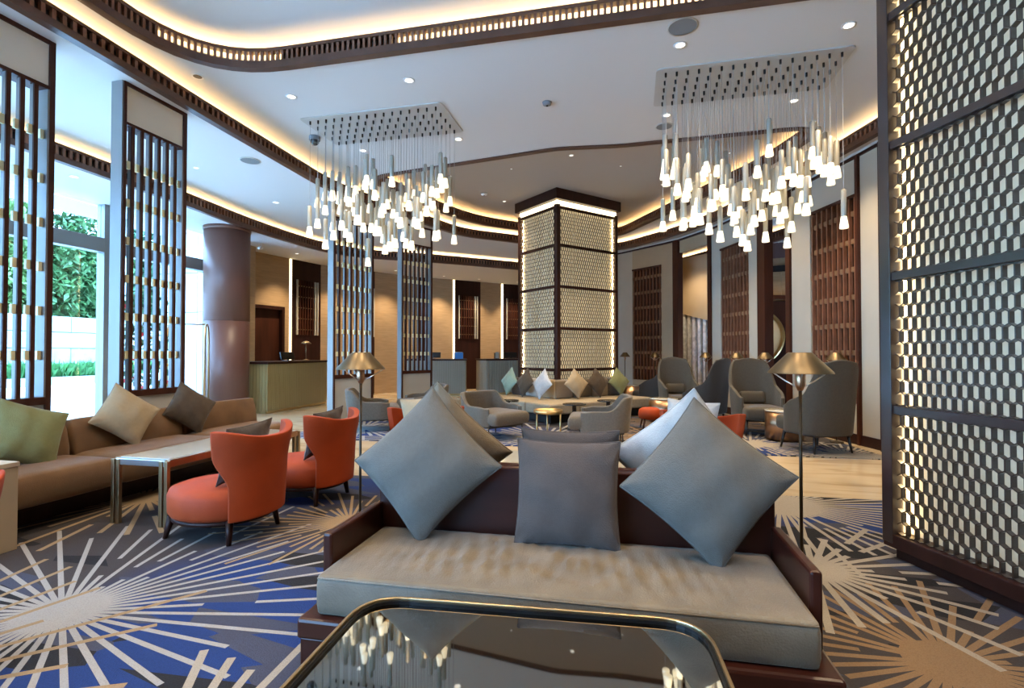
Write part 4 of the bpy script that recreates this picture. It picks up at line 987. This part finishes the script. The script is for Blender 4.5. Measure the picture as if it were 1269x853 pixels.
# ------------------------------------------------------------------ shell chairs
def sstep(a, b, x): x = max(0.0, min(1.0, (x - a) / (b - a))); return x * x * (3 - 2 * x)
def plan(phi, a, b, n):
    s, c = math.sin(phi), math.cos(phi); e = 2.0 / n
    return Vector((a * math.copysign(abs(s) ** e, s), b * math.copysign(abs(c) ** e, c)))
def shell(a, b, n, T, zb, zt, flare, th, nu=44, nv=12):
    """wrap-around back: phi=0 is the middle of the back (+y); T(v) half angle, zt(phi) rim height, flare(phi,v) outward lean"""
    def pt(u, v, inset):
        phi = u * T(v); p = plan(phi, a, b, n)
        h = 1e-3; d = plan(phi + h, a, b, n) - plan(phi - h, a, b, n); d.normalize(); nn = Vector((-d.y, d.x))
        if nn.dot(p) < 0: nn = -nn
        z = zb + v * (zt(phi) - zb)
        q = p + nn * (flare(phi, v) - inset)
        return (q.x, q.y, z)
    vs = []; fs = []
    for side in (0, 1):
        for i in range(nu + 1):
            for j in range(nv + 1):
                u = -1 + 2 * i / nu; v = j / nv
                uu = u * (1 - 0.02 * side); ed = min(1 - abs(u), 1 - v * 0.999)
                vs.append(pt(u, v, th * side))
    N = (nu + 1) * (nv + 1); k = lambda s, i, j: s * N + i * (nv + 1) + j
    for i in range(nu):
        for j in range(nv):
            fs.append((k(0, i, j), k(0, i, j + 1), k(0, i + 1, j + 1), k(0, i + 1, j))); fs.append((k(1, i, j), k(1, i + 1, j), k(1, i + 1, j + 1), k(1, i, j + 1)))
    for i in range(nu): fs.append((k(0, i, nv), k(1, i, nv), k(1, i + 1, nv), k(0, i + 1, nv))); fs.append((k(0, i, 0), k(0, i + 1, 0), k(1, i + 1, 0), k(1, i, 0)))
    for j in range(nv): fs.append((k(0, 0, j), k(1, 0, j), k(1, 0, j + 1), k(0, 0, j + 1))); fs.append((k(0, nu, j), k(0, nu, j + 1), k(1, nu, j + 1), k(1, nu, j)))
    return MB().add(vs, fs)
def soften(o, w=0.012):
    b = o.modifiers.new('bevel', 'BEVEL'); b.width = w; b.segments = 3; b.limit_method = 'ANGLE'; b.angle_limit = R(60); return o
def taper_leg(mb, x, y, z1, r1, r0, sx=0, sy=0, z0=0.012): return mb.tube([(x + sx, y + sy, z0), (x, y, z1)], [r0, r1], 8)
# red velvet chair
def red_chair(label, loc, rz, group='red velvet chairs'):
    t = thing('velvet_chair', label, 'chair', loc, rz, group)
    seat = MB().lathe([(0.26, 0.155), (0.30, 0.165), (0.315, 0.19), (0.318, 0.30), (0.305, 0.335), (0.24, 0.36), (0.05, 0.37)], 40, 0, -0.07, 1.0, 1.12)
    seat.build('seat', 'velvet_orange', t, True)
    MB().lathe([(0.27, 0.13), (0.295, 0.135), (0.295, 0.158), (0.27, 0.16)], 40, 0, -0.07, 1, 1.12).build('base_ring', 'dark_wood', t, True)
    def T(v): return R(50) + R(17) * sstep(0.36, 0.72, v)
    def zt(p): return 0.70 + 0.055 * sstep(R(5), R(66), abs(p))
    def fl(p, v): return 0.012 + 0.03 * v + 0.02 * sstep(.6, 1, v)
    soften(shell(0.315, 0.30, 2.3, T, 0.165, zt, fl, 0.05, 48, 18).build('backrest', 'velvet_orange', t, True))
    lg = MB()
    for x, y in ((-.2, -.30), (.2, -.30), (-.2, .17), (.2, .17)):
        taper_leg(MB(), x, y, 0.16, 0.026, 0.015, x * .12, y * .1).build('leg', 'dark_wood', t, True)
    return t
red_chair('nearer of the two orange red chairs seen from behind beside the long table', (-2.70, 3.05, 0), -92)
red_chair('farther of the two orange red chairs seen from behind beside the long table', (-2.66, 3.92, 0), -92)
red_chair('orange red chair of which only a sliver shows at the left picture edge', (-2.775, 1.31, 0), -92)
red_chair('orange red chair showing one wing left of the front sofa cushions, facing the viewer', (-1.77, 4.26, 0), 24)
red_chair('orange red chair showing one wing right of the front sofa cushions, facing the viewer', (0.50, 4.42, 0), -18)
pillow('dark grey cushion leaning in the nearer orange chair', 'fabric_grey', (-2.60, 3.05, 0.575), 0.40, 0.15, 4, 16, -92, 12)
pillow('dark grey cushion leaning in the farther orange chair', 'fabric_grey', (-2.56, 3.92, 0.575), 0.40, 0.15, 4, 16, -92, 13)
pillow('pale cream cushion in the orange chair left beyond the sofas', 'fabric_cream', (-1.80, 4.33, 0.645), 0.42, 0.15, -6, 16, 24, 14)
pillow('white cushion in the orange chair right beyond the sofas', 'fabric_white', (0.46, 4.50, 0.645), 0.42, 0.15, 3, 16, -18, 15)

# grey lounge chairs
def lounge_chair(label, loc, rz, m='chair_cloth'):
    t = thing('lounge_chair', label, 'armchair', loc, rz, 'low grey lounge chairs')
    def zt(p): return 0.665 - 0.185 * sstep(R(42), R(88), abs(p)) - 0.02 * sstep(R(95), R(125), abs(p))
    def fl(p, v): return 0.05 * v * (1 - sstep(R(30), R(90), abs(p)))
    soften(shell(0.40, 0.36, 3.2, lambda v: R(134), 0.20, zt, fl, 0.06, 56, 8).build('shell', m, t, True), 0.015)
    MB().rbox(-0.345, 0.345, -0.45, 0.28, 0.23, 0.395, 0.06, 0.02, 14).build('seat_cushion', m, t, True)
    MB().box(-0.33, 0.33, -0.30, 0.28, 0.185, 0.235).build('seat_pan', 'plastic_black', t)
    for x, y in ((-.33, -.28), (.33, -.28), (-.30, .26), (.30, .26)):
        MB().tube([(x * 1.03, y * 1.03, 0.012), (x, y, 0.20)], 0.009, 8).build('leg', 'black_metal', t, True)
    return t
lounge_chair('grey lounge chair left of the brass table, turned to the right', (-2.02, 7.36, 0), 58)
lounge_chair('grey lounge chair right of the brass table, turned to the left', (-0.42, 7.16, 0), -86)
lounge_chair('grey lounge chair with blue lit back just left of the floor lamp pole', (-4.12, 7.62, 0), 118)
lounge_chair('farthest grey lounge chair, by the slatted screens, turned left', (-3.72, 8.85, 0), -52)
# high wing chairs
def wing_chair(label, loc, rz, m='wing_cloth'):
    t = thing('wing_chair', label, 'armchair', loc, rz, 'high backed wing chairs')
    def zt(p):
        a = abs(p); return 1.16 - 0.03 * sstep(0, R(28), a) - 0.40 * sstep(R(28), R(72), a) - 0.16 * sstep(R(66), R(125), a)
    def fl(p, v): return 0.07 * v * (1 - sstep(R(35), R(95), abs(p))) + 0.0
    soften(shell(0.355, 0.34, 2.7, lambda v: R(128) - R(4) * v, 0.24, zt, fl, 0.05, 60, 14).build('shell', m, t, True), 0.014)
    MB().rbox(-0.30, 0.30, -0.40, 0.25, 0.25, 0.43, 0.05, 0.015, 12).build('seat_cushion', m, t, True)
    lp = MB().rbox(-0.19, 0.19, -0.05, 0.05, 0.0, 0.20, 0.045, 0.0, 10).build('lumbar_pillow', m, t, True); lp.location = (0, 0.21, 0.44); lp.rotation_euler = (R(-10), 0, 0)
    MB().box(-0.27, 0.27, -0.26, 0.25, 0.215, 0.26).build('seat_pan', 'plastic_black', t)
    for x, y in ((-.25, -.27), (.25, -.27), (-.24, .22), (.24, .22)):
        taper_leg(MB(), x, y, 0.23, 0.022, 0.012, x * .12, y * .14).build('leg', 'plastic_black', t, True)
    return t
wing_chair('high wing chair seen from behind, next to the right wall lamp', (2.27, 7.28, 0), 205)
wing_chair('high wing chair facing the viewer behind the brass drum table', (1.86, 8.62, 0), 8)
wing_chair('dark high wing chair turned away, left of the facing one by the drum table', (1.16, 9.30, 0), 235, 'wing_cloth_dark')
wing_chair('farther high wing chair facing the viewer before the silvery stair strips', (0.86, 10.40, 0), 14)
wing_chair('farthest dark high wing chair, turned away at the end of the corner sofa', (0.46, 11.45, 0), 240, 'wing_cloth_dark')
def drum(label, x, y, r=0.25, h=0.42):
    t = thing('drum_table', label, 'table', (x, y, 0.012), 0, 'copper drum tables')
    MB().lathe([(r - .02, 0), (r - .02, 0.03), (r, 0.03), (r, h - .012)], 40).build('body', 'copper', t, True); MB().lathe([(r + .006, h - .012), (r + .006, h)], 40).build('top', 'stone_top', t, True)
drum('copper drum side table between the two nearest wing chairs', 2.08, 8.02)
drum('copper drum side table between the dark wing chair and the farther facing one', 0.52, 9.62)
drum('copper drum side table at the right end of the corner sofa', -0.06, 12.02, 0.22, 0.5)

# ------------------------------------------------------------------ corner sofa round the pillar
t = thing('corner_sofa', 'cream corner sofa wrapped round the foot of the honeycomb pillar', 'sofa', (0, 0, 0))
def cp(a, b): q = Pc + ul * a + vr * b; return (q.x, q.y)   # a along the left face, b along the right face
def cushion_block(name, poly, z0, z1, m, parent, bev=0.03): return MB().prism(poly, z0, z1).build(name, m, parent, bevel=bev)
S = 1.02; BK = 0.30
# plinths
MB().prism([cp(-S + .14, -S + .14), cp(-S + .14, 1.55), cp(-.02, 1.55), cp(-.02, -.02), cp(1.2, -.02), cp(1.2, -S + .14)], 0.012, 0.17).build('plinth', 'black_void', t)
segs_r = [(-S, -0.32), (-0.31, 0.62), (0.63, 1.6)]; segs_l = [(-0.31, 0.48), (0.49, 1.28)]
for b0_, b1_ in segs_r: cushion_block('seat_cushion', [cp(-S, b0_), cp(-S, b1_), cp(-.02 if b0_ > -0.3 else -0.0 - 0.02, b1_), cp(-.02, b0_)], 0.17, 0.36, 'sofa_cloth', t) if b0_ > -S else None
cushion_block('seat_cushion', [cp(-S, -S), cp(-S, -0.32), cp(-0.32, -0.32), cp(-0.32, -S)], 0.17, 0.36, 'sofa_cloth', t)
for a0_, a1_ in segs_l: cushion_block('seat_cushion', [cp(a0_, -S), cp(a0_, -.02), cp(a1_, -.02), cp(a1_, -S)], 0.17, 0.36, 'sofa_cloth', t)
cols = ['fabric_grey', 'fabric_cream', 'chair_cloth', 'fabric_white']
for i, b0_ in enumerate((-0.28, 0.20, 0.68, 1.14)):
    cushion_block('back_cushion', [cp(-BK, b0_), cp(-BK, b0_ + .44), cp(-.03, b0_ + .44), cp(-.03, b0_)], 0.36, 0.72, ['fabric_tan', 'chair_cloth', 'fabric_tan', 'fabric_grey'][i], t, 0.035)
for i, a0_ in enumerate((-0.28, 0.20, 0.70)):
    cushion_block('back_cushion', [cp(a0_, -BK), cp(a0_, -.03), cp(a0_ + .46, -.03), cp(a0_ + .46, -BK)], 0.36, 0.72, ['fabric_cream', 'fabric_white', 'fabric_grey'][i], t, 0.035)
yl = math.degrees(math.atan2(-ul.y, -ul.x)); yr = math.degrees(math.atan2(vr.y, vr.x))
for lb, m, a, b, yaw, sp_ in (('mint green cushion at the left end of the corner sofa', 'fabric_mint', 1.0, -.46, yl, 45), ('brown cushion second from the left on the corner sofa', 'fabric_brown', .44, -.46, yl, 45),
                              ('pale cream cushion just left of the pillar corner on the corner sofa', 'fabric_white', -.16, -.50, yl, 45), ('cream cushion just right of the pillar corner on the corner sofa', 'fabric_cream', -.48, .08, yr, 45),
                              ('dark brown cushion second from the right on the corner sofa', 'fabric_brown', -.46, .66, yr, 45), ('green cushion at the right end of the corner sofa', 'fabric_green', -.46, 1.26, yr, 45)):
    q = cp(a, b); pillow(lb, m, (q[0], q[1], 0.655), 0.43, 0.14, sp_, 14, yaw, hash(lb) % 50 if False else len(lb))

# small tables
def pedestal(label, x, y, h=0.41, r=0.19):
    t = thing('pedestal_table', label, 'table', (x, y, 0.012), 0, 'small black pedestal tables')
    MB().lathe([(0.15, 0), (0.145, 0.012), (0.05, 0.03)], 28).build('foot', 'table_black', t, True); MB().lathe([(0.05, 0.02), (0.035, 0.12), (0.035, h - .03), (0.06, h - .02)], 20).build('pedestal', 'table_black', t, True)
    MB().lathe([(r - .01, h - .02), (r, h - .015), (r, h - .004), (r - .008, h), (r - .03, h), (r - .035, h - .006)], 32).build('top', 'table_black', t, True)
pedestal('black round pedestal table nearest the brass table', -0.93, 8.38); pedestal('black round pedestal table right, behind the right lounge chair', -0.42, 9.0, 0.42); pedestal('black round pedestal table left, behind the left lounge chair', -2.05, 8.45, 0.44)
t = thing('brass_table', 'round brass tray table between the two facing lounge chairs', 'table', (-1.15, 7.10, 0.012))
MB().lathe([(0.20, 0.40), (0.205, 0.40), (0.205, 0.445), (0.198, 0.445), (0.196, 0.43), (0.01, 0.43)], 36).build('tray', 'brass', t, True)
for a in (90 + 13, 210 + 13, 330 + 13): MB().tube([(0.185 * math.cos(R(a)), 0.185 * math.sin(R(a)), 0.0), (0.185 * math.cos(R(a)), 0.185 * math.sin(R(a)), 0.41)], 0.011, 8).build('leg', 'brass', t, True)
t = thing('footstool', 'small round red footstool near the dark wing chairs', 'stool', (0.26, 8.72, 0.012), 10)
MB().lathe([(0.13, 0.155), (0.175, 0.175), (0.185, 0.24), (0.17, 0.31), (0.12, 0.34), (0.03, 0.345)], 32).build('seat', 'velvet_orange', t, True)
for x in (-.1, .1):
    for y in (-.1, .1): taper_leg(MB(), x, y, 0.165, 0.018, 0.011, x * .3, y * .3, 0).build('leg', 'brown_wood', t, True)

# ------------------------------------------------------------------ banquette along the left screens
t = thing('banquette', 'long brown velvet banquette along the left slatted screens', 'banquette', (0, 0, 0))
MB().box(-4.86, -4.26, 2.50, 5.45, 0.012, 0.15).build('plinth', 'dark_wood', t); MB().box(-4.84, -4.10, 2.49, 5.46, 0.15, 0.20).build('seat_base', 'dark_wood', t)
for y0, y1 in ((2.50, 3.30), (3.31, 4.38), (4.39, 5.45)): MB().rbox(-4.62, -3.96, y0, y1, 0.20, 0.42, 0.05, 0.012, 14).build('seat_cushion', 'velvet_brown', t, True)
for y0, y1 in ((2.50, 3.30), (3.31, 4.38), (4.39, 5.45)):
    Mx = Matrix.Translation((-4.55, 0, 0.40)) @ Matrix.Rotation(R(-12), 4, 'Y')
    mb = MB().rbox(-0.10, 0.10, y0, y1, -0.02, 0.29, 0.04, 0.008, 14); mb.v = [tuple(Mx @ Vector(p)) for p in mb.v]; mb.build('back_cushion', 'velvet_brown', t, True)
MB().box(-4.93, -4.70, 2.50, 5.45, 0.20, 0.60).build('back_frame', 'velvet_brown', t, bevel=0.02)
pillow('large olive green cushion at the near end of the brown banquette', 'fabric_green', (-4.40, 2.93, 0.64), 0.46, 0.17, 22, 20, 84, 21)
pillow('cream tan diamond set cushion in the middle of the brown banquette', 'fabric_cream', (-4.44, 3.74, 0.685), 0.44, 0.16, 40, 20, 82, 22)
pillow('dark olive brown diamond set cushion at the far end of the brown banquette', 'fabric_brown', (-4.46, 4.45, 0.675), 0.42, 0.16, 38, 20, 80, 23)
t = thing('end_block', 'beige boxy end table cut by the left picture edge', 'table', (-4.2, 2.17, 0.012))
MB().box(-0.42, 0.42, -0.305, 0.305, 0.0, 0.52).build('body', 'block_beige', t, bevel=0.004); MB().box(-0.425, 0.425, -0.31, 0.31, 0.52, 0.55).build('top', 'panel_tan', t, bevel=0.004)
# long table
t = thing('long_table', 'long stone topped table on paired bronze legs before the banquette', 'table', (-3.45, 3.75, 0.012))
MB().box(-0.215, 0.215, -0.70, 0.70, 0.435, 0.475).build('top', 'stone_top', t, bevel=0.003)
for y in (-0.72, 0.72): MB().box(-0.215, 0.215, y - 0.02, y + 0.02, 0.425, 0.47).build('end_band', 'steel', t, bevel=0.003)
for x in (-0.23, 0.23): MB().box(x - 0.015, x + 0.015, -0.72, 0.72, 0.42, 0.472).build('side_rail', 'copper', t, bevel=0.003)
for x in (-0.235, 0.235):
    for y in (-0.735, 0.735):
        for dx, dy in ((0, 0), (0.045 * (-1 if x > 0 else 1), 0)): MB().box(x + dx - .014, x + dx + .014, y - .014, y + .014, 0, 0.465).build('leg', 'antique_brass', t, bevel=0.002)

# ------------------------------------------------------------------ lamps
def floor_lamp(label, x, y, r=0.155, power=LAMP, z0=0.012):
    t = thing('floor_lamp', label, 'lamp', (x, y, z0), 0, 'domed brass floor lamps'); h = 1.25 - z0
    MB().lathe([(0.085, 0), (0.085, 0.012), (0.07, 0.018), (0.012, 0.03)], 28).build('base', 'bronze_dark', t, True)
    MB().tube([(0, 0, 0.02), (0, 0, h - 0.16)], 0.0085, 8).build('pole', 'bronze_dark', t, True)
    MB().lathe([(0.012, h - .20), (0.026, h - .17), (0.026, h - .11), (0.02, h - .10)], 16).build('socket', 'copper', t, True)
    k = r / 0.155
    prof_o = [(r, h - 0.108), (r * 0.98, h - 0.10), (0.060 * k, h - 0.004), (0.055 * k, h)]; prof_i = [(0.052 * k, h - 0.006), (r * 0.955, h - 0.106)]
    vs = MB(); n = 40
    for prof, flip in ((prof_o, False), (prof_i, True)):
        V = []; Fs = []
        for rr, z in prof:
            for q in range(n): a = 2 * math.pi * q / n; V.append((rr * math.cos(a), rr * math.sin(a), z))
        for i in range(len(prof) - 1):
            for q in range(n): Fs.append((i * n + q, i * n + (q + 1) % n, (i + 1) * n + (q + 1) % n, (i + 1) * n + q))
        if not flip: Fs.append(tuple(range((len(prof) - 1) * n, len(prof) * n)))
        vs.add(V, Fs)
    vs.build('shade', 'shade_brass', t, True)
    for a in (0.3, 2.4, 4.5): MB().tube([(0.02 * math.cos(a), 0.02 * math.sin(a), h - .18), (r * .5 * math.cos(a), r * .5 * math.sin(a), h - .15), (r * .95 * math.cos(a), r * .95 * math.sin(a), h - .106)], 0.0035, 6).build('shade_arm', 'steel', t, True)
    MB().lathe([(0.012, h - .10), (0.022, h - .085), (0.02, h - .065), (0.008, h - .055)], 12).build('bulb', 'bulb_glow', t, True)
    l = bpy.data.lights.new('lamp_light', 'POINT'); l.energy = power; l.color = (1, .72, .42); l.shadow_soft_size = 0.03
    o = bpy.data.objects.new('lamp_light', l); COL.objects.link(o); o.parent = t; o.location = (0, 0, h - 0.125)
    return t
floor_lamp('brass floor lamp nearest the viewer, right behind the front sofa', 0.845, 2.96)
floor_lamp('brass floor lamp left of the sofas, before the blue lit lounge chair', -1.715, 3.03)
for x, y, lb in ((2.72, 7.95, 'brass floor lamp behind the nearest wing chair at the right wall'), (2.20, 9.60, 'brass floor lamp by the narrow wall opening'), (1.90, 10.45, 'brass floor lamp behind the facing wing chair, before a lattice'),
                 (1.46, 11.3, 'brass floor lamp beside the silvery stair strips'), (0.50, 12.7, 'brass floor lamp before the leftmost lattice of the right wall'), (-0.20, 13.15, 'brass floor lamp just right of the honeycomb pillar')):
    floor_lamp(lb, x, y, 0.13)
